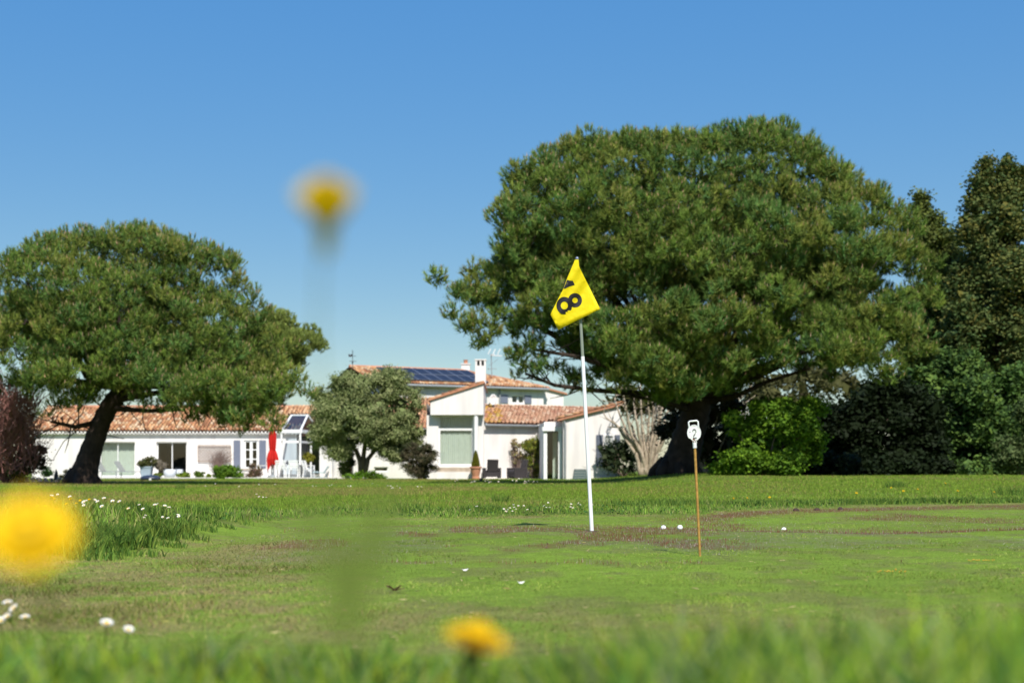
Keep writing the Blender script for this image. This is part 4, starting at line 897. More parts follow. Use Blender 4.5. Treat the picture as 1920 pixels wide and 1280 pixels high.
# gutter, downpipe
MB().tube([(rx0+.05, y0r-.30, zr-.02), (rx1-.05, ry1-.34, zr-.02)], .07, 8).build('gutter', M['greymetal'], house)
MB().tube([(PX(1058, 67.9), 67.9, zv0-.15), (PX(1060, 67.9), 67.9, PZ(800, 67.9)), (PX(1060, 67.9), 67.88, .05)], .045, 8).build('downpipe', M['greymetal'], house)
# individually laid tiles on the right roof
theta = math.radians(17); VH = np.array([-UR[1], UR[0], 0]); v = VH*math.cos(theta)+np.array([0, 0, math.sin(theta)]); nrm = np.cross(UR, v); w_, l_ = .225, .38
P0 = np.array([rx0+.02, y0r, zr+.05])-VH*.35; NR_ = 10
def uend(px, f): q = P0+v*(f*NR_*l_); kk = (px-960)/F; return (kk*q[1]-q[0])/(UR[0]-kk*UR[1])
base = MB().quad(P0-nrm*.01, P0+UR*uend(1009, 0)-nrm*.01, P0+UR*uend(1156, 1)+v*(NR_*l_)-nrm*.01, P0+v*(NR_*l_)-nrm*.01).build('roof', M['underlay'], house)
base['label'] = 'low right roof with ochre lichen on its left end'
k = 7; tv, tf = [], []
for e_, rr, lift in ((0, .094, .03), (1, .078, 0)):
    for q in range(k): a = math.pi*q/(k-1); tv.append(tuple(UR*(math.cos(a)*rr)+v*(e_*(l_+.06))+nrm*(math.sin(a)*rr+lift)))
tf = [(q, q+1, k+q+1, k+q) for q in range(k-1)]
me1 = bpy.data.meshes.new('tile'); me1.from_pydata(tv, [], tf); me1.polygons.foreach_set('use_smooth', np.ones(len(me1.polygons), bool)); me1.materials.append(M['tile_single']); me2 = me1.copy(); me2.materials.clear(); me2.materials.append(M['tile_lichen'])
cnt = 0; hx, hy, hz = W[house.name]
for j in range(NR_):
    for i in range(int(uend(1009+(1156-1009)*(j+.5)/NR_, (j+.5)/NR_)/w_)):
        if cnt >= 300: break
        p_ = P0+UR*(w_*(i+.5)+random.gauss(0, .01))+v*(l_*j+random.gauss(0, .015)); lx_ = 960+F*p_[0]/p_[1]
        if lx_ < 905: continue
        lich = (lx_ < 952-j*1.5 and random.random() < .6); o = bpy.data.objects.new('tile', me2 if lich else me1); o.location = (p_[0]-hx, p_[1]-hy, p_[2]-hz); finish(o, base); cnt += 1
# wing's left slope: narrow verge-side strip
a0 = np.array([PX(1009, DR), DR-.5, zr+.06])
sv = Vector((wx1-wx0, 0, zv1-zv0)).normalized()
V, Fc, C = tiles((wx0-.25, 76.5, zv0-.03), (0, -1, 0), (sv.x, 0, sv.z), (-sv.z, 0, sv.x), 41, 9, l=.36); np_mesh('roof_tiles', V, Fc, M['tile'], C, parent=house, kind='stuff')
MB().prism([(wx0-.28, zv0-.16), (wx1+.05, zv1-.07), (wx1+.05, zv1+.01), (wx0-.28, zv0-.08)], 67.85, 76.4).build('roof', M['terracotta'], house)
shutter(PX(1118, 67.9), PX(1131, 67.9), PZ(875, 68), PZ(815, 68), 67.97, 'shutter_dark'); shutter(PX(1153, 67.9), PX(1163, 67.9), PZ(875, 68), PZ(815, 68), 67.97, 'shutter_dark')
window(PX(1133, 68), PX(1151, 68), PZ(875, 68), PZ(815, 68), 67.96, 2, 3, .05, .03, 'casement_window')

# upper storey, turned a little away to the right
ang = math.radians(28); U = Vector((math.cos(ang), math.sin(ang), 0)); Nb = Vector((-math.sin(ang), math.cos(ang), 0)); A = Vector((PX(700, 87.5), 87.5, 0))
def uat(px): k_ = (px-960)/F; return (k_*A.y-A.x)/(U.x-k_*U.y)
def ux(u, w, z): p = A + U*u + Nb*w; return (p.x, p.y, z)
def uz(px, py): p = A+U*uat(px); return PZ(py, p.y)
u0, u1, u2 = .1, uat(1019), uat(1061); zE = uz(985, 729)
mb = MB(); owu = (uat(960), uat(984), uz(970, 756), uz(970, 741))
wall_open(mb, u0, u1, 2.4, zE, 0, [owu], .2); mb.quad((u0, 0, 2.4), (u0, 8, 2.4), (u0, 8, zE), (u0, 0, zE)); mb.quad((u1, 0, 2.4), (u1, 8, 2.4), (u1, 8, zE), (u1, 0, zE))
mb.prism([(u1, 2.4), (u2, 2.4), (u2, uz(1061, 738)), (u1, uz(1019, 727))], .3, 6); mb.xf(ux).build('wall', M['render'], house)
e_ = bpy.data.objects.new('casement_window', None); finish(e_, house); W[e_.name] = W[house.name]
a, b, c, d_ = owu; m_ = (a+b)/2
MB().box(a, a+.07, .1, .15, c, d_).box(b-.07, b, .1, .15, c, d_).box(a, b, .09, .14, d_-.06, d_).box(a, b, .09, .14, c, c+.07).box(m_-.07, m_+.07, .1, .16, c, d_-.1).xf(ux).build('frame', M['white'], e_)
for q0, q1 in ((a+.05, m_-.05), (m_+.05, b-.05)): MB().box(q0, q1, .12, .13, c+.05, d_-.05).xf(ux).build('pane', M['glass'], e_)
MB().box(a-.1, b+.1, .8, .82, c-.2, d_+.2).xf(ux).build('interior', M['room'], house)
for q0, q1 in ((938, 952), (983.5, 996)): MB().box(uat(q0), uat(q1), -.05, -.005, c, d_).xf(ux).build('shutter', M['shutter'], house)
MB().tube([ux(u0, -.38, zE+.0), ux(u1+.2, -.38, zE+.0)], .08, 8).build('gutter', M['greymetal'], house); MB().tube([ux(uat(936), -.1, zE), ux(uat(936), -.1, 3)], .05, 8).build('downpipe', M['greymetal'], house)
pt = math.radians(17); nvr = 12; vv = Vector((0, math.cos(pt), math.sin(pt))); rl = nvr*.36
def lx(u, w, z): p = A+U*u+Nb*w; return np.array([p.x, p.y, z])
P0 = lx(u0-.2, -.35, zE+.08); uu = np.array(U); vw = np.array(Nb)*math.cos(pt)+np.array([0, 0, math.sin(pt)]); nw_ = np.cross(uu, vw); lw = u1-u0+.45; hip = 4.4
R1 = P0+uu*(lw-hip)+vw*rl
MB().quad(P0-nw_*.02, P0+uu*lw-nw_*.02, R1-nw_*.02, P0+vw*rl-nw_*.02).quad(P0+vw*rl, R1, R1+np.array(Nb)*rl-np.array([0, 0, 1.2]), P0+vw*rl+np.array(Nb)*rl-np.array([0, 0, 1.2])).quad(P0+uu*lw, P0+uu*lw+np.array(Nb)*8, R1+np.array(Nb)*rl*.9-np.array([0, 0, 1.1]), R1).build('roof', M['underlay'], house)
nuu = int(lw/.21)
V, Fc, C = tiles(P0, uu, vw, nw_, nuu, nvr, keep=lambda I, J: (I*.21 < lw-hip*(J+.6)/nvr)); np_mesh('roof_tiles', V, Fc, M['tile'], C, parent=house, kind='stuff')
mb = MB(); mb.tube([P0+vw*rl, R1], .11, 8).tube([R1, P0+uu*lw], [.11, .10], 8).build('ridge_tiles', M['terracotta'], house, kind='stuff')
MB().prism([(u1-.05, uz(1019, 727)), (u2+.2, uz(1061, 738)-.04), (u2+.2, uz(1061, 738)+.06), (u1-.05, uz(1019, 727)+.12)], .15, 6).xf(ux).build('roof', M['terracotta'], house)
# solar panels
pu0, pu1 = uat(735)+.2, uat(917); npan = 8; pw = (pu1-pu0)/npan
for r_ in range(2):
    for i in range(npan):
        q0 = P0+uu*(pu0-u0+.2+i*pw)+vw*(.45+r_*1.62)+nw_*.17; mbs = MB(); c_ = [q0+uu*.02, q0+uu*(pw-.02), q0+uu*(pw-.02)+vw*1.58, q0+uu*.02+vw*1.58]
        n0 = len(mbs.v); mbs.v += [tuple(p) for p in c_]+[tuple(p-nw_*.05) for p in c_]; mbs.f += [(0, 1, 2, 3), (7, 6, 5, 4), (0, 4, 5, 1), (1, 5, 6, 2), (2, 6, 7, 3), (3, 7, 4, 0)]
        sp = mbs.build('solar_panel', M['solar'], house)
        fr = MB()
        for s_ in range(4): fr.bar(c_[s_]+nw_*.01, c_[(s_+1) % 4]+nw_*.01, .028, .02)
        fr.build('frame', M['alu'], sp)
# dish, antenna, weather vane
ds = bpy.data.objects.new('satellite_dish', None); finish(ds, house); W[ds.name] = W[house.name]; c0 = Vector(PP(925, 749, 76))
mb = MB(); prof = [(.02, .10), (.12, .09), (.22, .05), (.29, 0), (.295, .01), (.24, .035)]
for r_, z_ in prof:
    for q in range(18): an = 2*math.pi*q/18; mb.v.append((c0.x+math.cos(an)*r_*.72, c0.y+z_+math.cos(an)*r_*.5, c0.z+math.sin(an)*r_))
for i in range(len(prof)-1):
    for q in range(18): mb.f.append((i*18+q, i*18+(q+1) % 18, (i+1)*18+(q+1) % 18, (i+1)*18+q))
mb.build('dish', M['white_plastic'], ds, smooth=True); MB().tube([c0+Vector((0, .1, -.1)), c0+Vector((-.45, .2, -.35)), (cx1-.02, 76.2, c0.z-.6)], .03, 6).tube([c0+Vector((0, 0, -.36)), c0+Vector((.15, -.5, -.1))], .015, 5).build('bracket', M['darkmetal'], ds)
an_ = bpy.data.objects.new('antenna', None); finish(an_, house); W[an_.name] = W[house.name]; da = 93
MB().tube([PP(922, 706, da), PP(921, 663, da)], .03, 6).build('mast', M['greymetal'], an_)
mb = MB().tube([PP(920, 666, da), PP(941, 667, da)], .03, 5)
for q in (915, 924, 933): mb.bar(PP(q, 664, da), PP(q+5, 654, da), .10, .05)
mb.bar(PP(919, 666, da), PP(927, 664, da-.3), .06, .05); mb.build('element', M['white_plastic'], an_)
MB().tube([PP(914, 691, da), PP(931, 691, da)], .02, 5).bar(PP(914, 691, da), PP(918, 692, da), .12, .08).tube([PP(916, 686, da), PP(934, 673, da)], .012, 4).build('element', M['greymetal'], an_)
wv = bpy.data.objects.new('weather_vane', None); finish(wv, house); W[wv.name] = W[house.name]; dw = 88.5
MB().tube([PP(661, 690, dw), PP(661, 656, dw)], .02, 5).tube([PP(655, 677, dw), PP(668, 677, dw)], .016, 4).tube([PP(661, 677, dw-.25), PP(661, 677, dw+.25)], .016, 4).lathe(PP(661, 680, dw), [(.02, -.06), (.06, 0), (.02, .06)], 8).build('mast', M['darkmetal'], wv)
MB().tube([PP(654, 667, dw), PP(668, 667, dw)], .014, 4).prism([(PX(653, dw), PZ(663, dw)), (PX(654, dw), PZ(669, dw)), (PX(660, dw), PZ(668, dw)), (PX(661, dw), PZ(663, dw)), (PX(657, dw), PZ(665, dw))], dw-.01, dw+.01).build('rooster', M['darkmetal'], wv)

# terrace slab
MB().box(PX(176, 78.6), PX(630, 78.6), 78.6, 83.2, -.2, .10).build('terrace', M['terrace'], kind='structure')
MB().box(PX(900, 70), PX(1062, 68), 70.6, 74.2, -.2, .055).build('patio', M['terrace'], kind='structure')
for px_, py_, w_, lab in ((885, 868, 0, 0),): pass

# ------------------------------------------------------------------ garden furniture and pots
TZ = .10
def lounger():
    t = thing('sun_lounger', '', 'sun lounger')
    fr = MB()
    for s in (-.3, .3): fr.bar((-.95, s, .32), (.75, s, .32), .04, .04).tube([(.65, s, .32), (.72, s, 0)], .02, 6).tube([(-.5, s, .32), (-.55, s, 0)], .02, 6).bar((-.25, s, .33), (-.62, s, .86), .03, .03)
    fr.build('frame', M['greymetal'], t)
    sg = MB().box(-.25, .78, -.28, .28, .33, .345); sg.build('seat', M['sling'], t)
    MB().bar((-.25, 0, .35), (-.62, 0, .90), .56, .015).build('backrest', M['sling'], t)
    return t
l1 = lounger(); l1.location = (PX(238, 80), 80, TZ); l1.rotation_euler.z = math.radians(-12); l1['label'] = 'grey sling sun lounger on the terrace nearer the blue grey planter'
l2 = copy_tree(l1); l2.location = (PX(202, 80.2), 80.2, TZ); l2['label'] = 'grey sling sun lounger half hidden by the leaning pine trunk'
def planter(label, px, d_, w, h, m, taper=.8, z0=TZ, round_=False):
    t = thing('planter', label, 'planter', (PX(px, d_), d_, z0)); x, y = PX(px, d_), d_
    if round_: MB().lathe((x, y, z0), [(w*.36, 0), (w*.36, .08), (w*.32, .12), (w*.47, h*.85), (w*.54, h*.87), (w*.54, h), (w*.44, h), (w*.42, h-.06)], 20).build('pot', M[m], t, smooth=False)
    else:
        p = MB().box(x-w/2, x+w/2, y-w/2, y+w/2, z0, z0+h); p.v = [(x+(a-x)*(taper if c < z0+.01 else 1), y+(b-y)*(taper if c < z0+.01 else 1), c) for a, b, c in p.v]; p.build('pot', M[m], t, bevel=.015)
        MB().box(x-w/2-.02, x+w/2+.02, y-w/2-.02, y+w/2+.02, z0+h-.06, z0+h+.005).build('rim', M[m], t)
    return t
planter('square blue grey planter box on the terrace between the two patio doors', 275, 79.3, .62, .60, 'planter')
leafy('potted_shrub', 'spiky olive green shrub growing in the square blue grey planter', 'shrub', 79.3, [(274,868,0,17,10),(283,862,0,10,9)], 1800, .08, [(.09, .10, .03), (.07, .09, .03), (.12, .11, .04)], base=(PX(275, 79.3), 79.3, .68), clump=.12, per=12)
leafy('dry_plant', 'dry beige grassy plant right of the square planter', 'plant', 79.8, [(300,872,0,11,12)], 1400, .07, [(.25, .21, .15), (.30, .26, .20)], clump=.12, per=12)
leafy('plant', 'small yellow green plant at the foot of the dry beige plant', 'plant', 79.2, [(297,892,0,9,7)], 600, .06, [(.16, .20, .03), (.10, .16, .03)], clump=.08, per=10)
MB().lathe((PX(318, 80), 80, TZ), [(.28, 0), (.34, .2), (.36, .45), (.33, .45), (.3, .3)], 20).build('tub', M['paleplanter'], None, smooth=True); tag(bpy.data.objects['tub'], 'pale round tub in front of the middle patio door', 'tub')
MB().box(PX(332, 80.6), PX(342, 80.6), 80.4, 80.8, TZ, TZ+.45).build('stool', M['paleplanter'], None, bevel=.03); tag(bpy.data.objects['stool'], 'small pale block stool right of the round tub', 'stool')
YG = [(.17, .24, .02), (.12, .19, .02), (.22, .27, .03)]
leafy('plant', 'small yellow green plant under the right jamb of the middle patio door', 'plant', 78.9, [(344,891,0,11,7)], 900, .08, YG, clump=.1, per=12, up=.1)
leafy('plant', 'small leafy green plant below the brown trellis', 'plant', 78.9, [(373,889,0,10,8)], 900, .08, [(.12, .19, .02), (.09, .15, .02)], clump=.1, per=12, up=.1)
leafy('plant', 'tiny yellow green plant between the trellis plants', 'plant', 78.9, [(391,893,0,5,5)], 350, .07, YG, clump=.08, per=10)
leafy('plant', 'large bright green leafy clump below the left blue grey shutter', 'plant', 78.9, [(426,886,0,26,12),(412,891,0,16,8),(442,890,0,14,8)], 4200, .10, [(.10, .20, .015), (.14, .24, .02), (.07, .14, .02)], clump=.16, per=14, up=.15)
leafy('heather_shrub', 'pinkish brown shrub beside the red parasol', 'shrub', 79.1, [(477,882,0,15,14),(468,892,0,12,8)], 2400, .05, [(.25, .15, .12), (.20, .14, .08), (.13, .12, .05)], clump=.12, per=12, stems=12)
mb = MB(); mxp = PX(282, 63); mb.lathe((0, 0, 0), [(.34, .03), (.40, .07), (.38, .15), (.25, .22), (.08, .245)], 18).xf(lambda x, y, z: (x*1.15+mxp, y*.8+63, z+float(gz(mxp, 63))))
mw = thing('robot_mower', 'low dark blue grey robot mower parked on the lawn before the square planter', 'robot mower', (mxp, 63, 0)); mb.build('body', M['mower'], mw, smooth=True)
MB().box(mxp+.02, mxp+.12, 62.66, 62.72, .06+.0, .14).build('badge', M['white_plastic'], mw)
for s in (-.36, .36): MB().tube([(mxp+s-.04, 62.9, .1), (mxp+s+.04, 62.9, .1)], .10, 12).build('wheel', M['darkmetal'], mw)

# red parasol, closed
ps = thing('parasol', 'closed red parasol standing on the terrace by the white dining set', 'parasol', (PX(511, 79.2), 79.2, TZ))
px_ = lambda q: PX(q, 79.2); pz_ = lambda q: PZ(q, 79.2)
MB().tube([(px_(511.5), 79.2, TZ), (px_(511), 79.2, pz_(806))], .028, 8).build('pole', M['white_plastic'], ps)
MB().lathe((px_(511.5), 79.2, TZ), [(.28, 0), (.30, .05), (.26, .10), (.06, .14), (.05, .3)], 18).build('base', M['greymetal'], ps)
mb = MB(); rows = [(807, 4.5), (812, 5.8), (825, 6.4), (838, 6.0), (843, 5.2), (850, 8), (860, 10.5), (866, 9.8), (870, 9.0)]; n = 24; base_i = 0
for ri, (py, r_) in enumerate(rows):
    for q in range(n):
        an = 2*math.pi*q/n; rr = r_/33.7*(1+.22*math.cos(an*6+ri*.35)*(1 if ri > 0 else .2)); zz = pz_(py) - (.28*max(0, math.cos(an*3+1)) if ri == len(rows)-1 else 0)
        mb.v.append((px_(511)+math.cos(an)*rr, 79.2+math.sin(an)*rr*.9, zz))
for i in range(len(rows)-1):
    for q in range(n): mb.f.append((i*n+q, i*n+(q+1) % n, (i+1)*n+(q+1) % n, (i+1)*n+q))
mb.f.append(tuple(range(n))); mb.build('canopy', M['red'], ps)
MB().tube([(px_(505.5), 79.18, pz_(842)), (px_(517), 79.05, pz_(842))], .02, 6).build('strap', M['red'], ps)
mb = MB()
for s, (a, b) in enumerate(((500.5, 884), (503, 880), (520, 874))): mb.prism([(px_(a), pz_(862)), (px_(a+6), pz_(862)), (px_(a+2.5), pz_(b))], 79.0+.02*s, 79.03+.02*s)
mb.build('valance', M['red'], ps)

def chair():
    t = thing('garden_chair', '', 'chair'); w = .24
    for sx in (-w, w):
        MB().bar((sx, -.24, 0), (sx, -.22, .64), .045, .05).build('leg', M['white'], t); MB().bar((sx, .26, 0), (sx, .20, .44), .045, .05).build('leg', M['white'], t)
        MB().bar((sx, -.26, .66), (sx, .24, .66), .05, .03).build('armrest', M['white'], t)
        MB().bar((sx, .20, .44), (sx, .32, .95), .045, .045).build('back_post', M['white'], t)
    MB().box(-w, w, -.24, .24, .42, .455).build('seat', M['white_plastic'], t)
    for k_ in range(4): z = .56+k_*.115; y_ = .225+.26*(z-.44)/1.1; MB().bar((-w, y_, z), (w, y_, z), .02, .085).build('backrest_slat', M['white_plastic'], t)
    return t
ch = chair(); spots = [(495, 79.4, -78, 'white garden chair seen side-on left of the red parasol'), (527, 79.25, 178, 'white garden chair directly right of the red parasol'), (552, 79.2, 176, 'white garden chair at the middle of the dining table'),
                       (579, 79.4, 75, 'white garden chair at the right end of the dining table'), (538, 81.2, 5, 'white garden chair on the far side of the dining table')]
for i, (p_, d_, rz, lab) in enumerate(spots):
    c = ch if i == 0 else copy_tree(ch); c.location = (PX(p_, d_), d_, TZ); c.rotation_euler.z = math.radians(rz); c['label'] = lab; c['group'] = 'white chairs round the dining table'
tb = thing('dining_table', 'pale dining table among the white garden chairs', 'table', (PX(542, 80.2), 80.2, TZ)); xa, xb = PX(508, 80.2), PX(574, 80.2)
MB().box(xa, xb, 79.75, 80.65, TZ+.71, TZ+.75).build('table_top', M['white_plastic'], tb)
for a in (xa+.1, xb-.1):
    for b in (79.85, 80.55): MB().box(a-.03, a+.03, b-.03, b+.03, TZ, TZ+.71).build('leg', M['white'], tb)
mb = MB().lathe((PX(538, 79.6), 79.7, TZ+.75), [(.045, 0), (.05, .12), (.02, .17), (.018, .22)], 10); tag(mb.build('bottle', M['roomdark'], smooth=True), 'dark bottle standing on the dining table', 'bottle')
mb = MB().lathe((PX(533, 79.6), 79.72, TZ+.75), [(.03, 0), (.055, .06), (.05, .14), (.03, .16)], 10); tag(mb.build('jug', M['white_plastic'], smooth=True), 'small white jug standing on the dining table', 'jug')
lc = thing('lounge_chair', 'pale blue low lounge chair at the right end of the terrace', 'chair', (PX(603, 79), 79, TZ)); cx_ = PX(603, 79)
MB().bar((cx_-.45, 79, TZ+.32), (cx_+.12, 79, TZ+.25), .55, .06).build('seat', M['bluechair'], lc); MB().bar((cx_+.12, 79, TZ+.25), (cx_+.38, 79, TZ+.62), .55, .05).build('backrest', M['bluechair'], lc)
for s in (-.26, .26): MB().tube([(cx_-.42, 79+s, TZ+.3), (cx_-.45, 79+s, TZ), (cx_+.3, 79+s, TZ), (cx_+.2, 79+s, TZ+.3)], .018, 6).build('leg', M['bluechair'], lc)
planter('pale square planter in front of the conservatory glass', 578, 80.0, .5, .55, 'paleplanter')
leafy('potted_shrub', 'yellow leaved shrub in front of the conservatory panes', 'shrub', 80.0, [(577,857,0,11,9)], 1300, .06, [(.28, .26, .03), (.20, .20, .03)], wood=[([(577,880,0),(577,862,0)], .03, .02)], base=(PX(577, 80), 80, .65), clump=.12, per=12)

# right patio: potted cypress, armchairs, climber, bin
PZ0 = .055
planter('terracotta pot on the plinth corner beside the tall window', 892, 71.0, .56, .62, 'terracotta', z0=PZ0, round_=True)
cy = thing('potted_cypress', 'small pointed golden green conifer in the terracotta pot', 'conifer', (PX(892, 71), 71, .62)); nC = 9000
hh = rng.uniform(0, 1, nC); prof = .23*np.minimum(1, hh/.12)**.5*(1-hh)**.62; an = rng.uniform(0, 2*np.pi, nC)
P = np.stack([PX(892, 71)+np.cos(an)*prof*rng.uniform(.75, 1.05, nC), 71+np.sin(an)*prof*rng.uniform(.75, 1.05, nC), .62+hh*.86], 1)
V, Fc, C = leaf_field(P, .05, .02, gcol(nC, [(.17, .17, .015), (.22, .20, .02), (.12, .14, .015)], .3), .1); np_mesh('foliage', V, Fc, M['leaf'], C, parent=cy); MB().tube([(PX(892, 71), 71, .5), (PX(892, 71), 71, .9)], .03, 6).build('trunk', M['twig'], cy)
def armchair():
    t = thing('rattan_armchair', '', 'armchair')
    MB().box(-.32, .32, -.36, .34, .10, .36).build('seat', M['rattan'], t, bevel=.02); MB().box(-.27, .27, -.34, .22, .36, .44).build('cushion', M['cushion'], t, bevel=.02)
    b = MB().box(-.28, .28, .26, .36, .36, .98); b.v = [(x, y+(.16 if z > .9 else 0), z) for x, y, z in b.v]; b.build('backrest', M['rattan'], t, bevel=.02)
    for s in (-1, 1): MB().box(s*.38-.06, s*.38+.06, -.38, .34, .04, .56).build('armrest', M['rattan'], t, bevel=.02)
    return t
ac = armchair(); ac.location = (PX(922, 71.5), 71.5, PZ0); ac.rotation_euler.z = math.radians(180+8); ac['label'] = 'dark rattan armchair beside the terracotta pot, its back to the camera'
ac2 = copy_tree(ac); ac2.location = (PX(970, 71.6), 71.6, PZ0); ac2.rotation_euler.z = math.radians(-62); ac2['label'] = 'dark rattan armchair turned sideways before the climbing shrub'
leafy('climbing_shrub', 'tall sparse yellow green shrub trained against the sunny right wall', 'shrub', 73.2, [(1000,855,0,13,30),(995,835,0,20,16),(1005,880,0,12,16)], 3000, .09, [(.20, .23, .03), (.13, .18, .03), (.28, .27, .05)], clump=.18, per=10, stems=50, stemmat='twig', shell=.4)
leafy('climbing_shrub', 'thin bare pinkish shrub against the right wall left of the leafy climbing shrub', 'shrub', 73.4, [(972,850,0,16,30),(965,830,0,12,12)], 420, .06, [(.35, .27, .15), (.25, .24, .08)], clump=.14, per=5, stems=55, stemmat='twig', shell=.3)
cb = thing('compost_bin', 'grey green tapered compost bin against the right wing wall', 'bin', (PX(1088, 66.5), 66.5, 0)); bx = PX(1088, 66.5)
for k_ in range(4):
    z0, z1 = .04+k_*.115, .04+(k_+1)*.115-.008; w0, w1 = .36-.018*k_, .36-.018*(k_+1); mb = MB().box(bx-w0, bx+w0, 66.2, 66.85, z0, z1); mb.v = [(bx+(x-bx)*(w1/w0 if z > z0+.01 else 1), y, z) for x, y, z in mb.v]; mb.build('panel', M['bin'], cb)
MB().box(bx-.28, bx+.28, 66.18, 66.87, .50, .545).build('lid', M['bin'], cb, bevel=.01)
mb = MB().tube([PP(902, 907, 56), PP(902, 896, 56)], .06, 8); tag(mb.build('garden_stake', M['darkmetal']), 'short dark stake in the lawn before the terracotta pot', 'stake')

# ------------------------------------------------------------------ flagstick
DF = 11.1; base_z = float(gz(PX(1110, DF), DF))
fl = thing('flagstick', 'leaning white golf flagstick with a yellow number 18 flag', 'flagstick', (PX(1110, DF), DF, base_z))
topP, midP, botP = Vector(PP(1082, 486, DF)), Vector(PP(1092.5, 668, DF)), Vector((PX(1110, DF), DF, base_z-.02))
MB().tube([topP, midP], [.0095, .0125], 14, cap=False).build('upper_pole', M['polegrey'], fl, smooth=True); MB().tube([midP, botP], [.0145, .0155], 14, cap=False).build('lower_pole', M['polewhite'], fl, smooth=True)
MB().lathe(tuple(topP), [(.008, -.01), (.013, 0), (.013, .012), (.005, .020)], 12).build('finial', M['alu'], fl, smooth=True)
lb_ = [(0, 1078, 487), (.30, 1062.5, 523), (.42, 1057, 540), (.55, 1048.5, 556), (.86, 1031.8, 589), (1, 1046.5, 618.5)]; rb_ = [(0, 1084.5, 486.5), (.10, 1086, 500), (.5, 1104, 536), (1, 1125.5, 579.5)]
def ipl(T, t): return np.interp(t, [a[0] for a in T], [a[1] for a in T]), np.interp(t, [a[0] for a in T], [a[2] for a in T])
def fy(px, py):     # cloth depth: gentle folds, bulging in front of the pole
    s = (px-1082)*.82+(py-487)*.38; return DF-.050-.016*math.sin(s*.10+.6)-.005*math.sin(s*.27+py*.05)-.010*math.sin((px-1040)*.07+(py-520)*.045)
NS, NT = 14, 22; mb = MB()
for side in (0, .0025):
    for j in range(NT+1):
        t = j/NT; a = ipl(lb_, t); b = ipl(rb_, t)
        for i in range(NS+1):
            s = i/NS; px, py = a[0]*(1-s)+b[0]*s, a[1]*(1-s)+b[1]*s; mb.v.append(PP(px, py, fy(px, py)+side))
q = (NS+1)*(NT+1)
for j in range(NT):
    for i in range(NS): k_ = j*(NS+1)+i; mb.f += [(k_, k_+1, k_+NS+2, k_+NS+1), (q+k_+NS+1, q+k_+NS+2, q+k_+1, q+k_)]
for j in range(NT):
    for c_ in (0, NS): k_ = j*(NS+1)+c_; mb.f.append((k_, k_+NS+1, q+k_+NS+1, q+k_))
for i in range(NS): mb.f.append((NT*(NS+1)+i, NT*(NS+1)+i+1, q+NT*(NS+1)+i+1, q+NT*(NS+1)+i))
flag = mb.build('flag', M['flag'], fl, smooth=True)
def ring(mb, cx, cy, ro, ri, off, n=40, sq=(1, 1)):
    b = len(mb.v)
    for q_ in range(n):
        an = 2*math.pi*q_/n
        for r_ in (ro, (ro+ri)/2, ri):
            px, py = cx+math.cos(an)*r_*sq[0], cy+math.sin(an)*r_*sq[1]; mb.v.append(PP(px, py, fy(px, py)-off))
    for q_ in range(n):
        a_, c_ = b+q_*3, b+((q_+1) % n)*3; mb.f += [(a_, c_, c_+1, a_+1), (a_+1, c_+1, c_+2, a_+2)]
mb = MB(); ring(mb, 1058.2, 572.6, 15.4, 7.0, .0016, sq=(.97, 1.05)); ring(mb, 1078.2, 562.8, 13.4, 5.3, .0022, sq=(.97, 1.0)); mb.build('digit', M['black'], flag)['label'] = 'black number 8 printed lying on its side'
mb = MB(); poly = [(1063.3,524.6),(1068.8,526),(1074,526.3),(1077.6,534),(1067.5,537),(1060,540.6),(1056.8,541.2)]; cpt = (1065.5, 533)
for a_, b_ in zip(poly, poly[1:]+poly[:1]):
    n0 = len(mb.v); mb.v += [PP(p[0], p[1], fy(*p)-.0018) for p in (cpt, a_, b_)]; mb.f.append((n0, n0+1, n0+2))
mb.build('digit', M['black'], flag)['label'] = 'black number 1 cut off by the fold of the cloth'
MB().prism([(PX(1063.4, DF), PZ(524, DF)), (PX(1058.8, DF), PZ(527, DF)), (PX(1055.2, DF), PZ(543, DF)), (PX(1057.4, DF), PZ(541.5, DF))], DF-.012, DF-.006).build('fold', M['black'], flag)
MB().lathe((PX(1110, DF), DF, base_z+.001), [(.054, 0), (.05, .002)], 20).build('hole', M['soil'], kind='structure')

# ------------------------------------------------------------------ numbered marker
DN = 7.9; bz = float(gz(PX(1313, DN), DN)); mk = thing('hole_marker', 'small round white number 2 marker on a rusty rod with a loop handle', 'marker', (PX(1313, DN), DN, bz))
bt = Vector((PX(1313, DN), DN, bz-.03)); tp_ = Vector(PP(1302.8, 838, DN)); MB().tube([bt, tp_], [.0068, .0074], 12, cap=False).build('rod', M['rustrod'], mk, smooth=True)
MB().tube([Vector(PP(1302.9, 839.5, DN)), Vector(PP(1302.7, 836, DN)), Vector(PP(1302.2, 829, DN))], [.0115, .0108, .0118], 12, cap=False).build('ferrule', M['enamel'], mk, smooth=True)
def outl(px, py, cx, cy): return PP(px, py, DN)
prof = []
for q_ in range(48):
    an = 2*math.pi*q_/48; cxm, cym = 1301.2, 811.5; x_ = cxm+12.4*math.cos(an); y_ = cym+14.8*math.sin(an)
    if math.sin(an) > .62: x_ = cxm+.9+(x_-cxm)*(.80)
    prof.append((PX(x_, DN), PZ(y_, DN)))
mb = MB().prism(prof, DN-.006, DN+.006); mb.prism([(PX(1297.8, DN), PZ(822, DN)), (PX(1306.5, DN), PZ(822, DN)), (PX(1306, DN), PZ(831, DN)), (PX(1299.2, DN), PZ(831, DN))], DN-.0055, DN+.0055).build('disc', M['enamel'], mk)
rim = [Vector((x_, DN-.006, z_)) for x_, z_ in prof]; MB().tube(rim+rim[:1], .0022, 6, cap=False).build('rim', M['enamel'], mk, smooth=True)
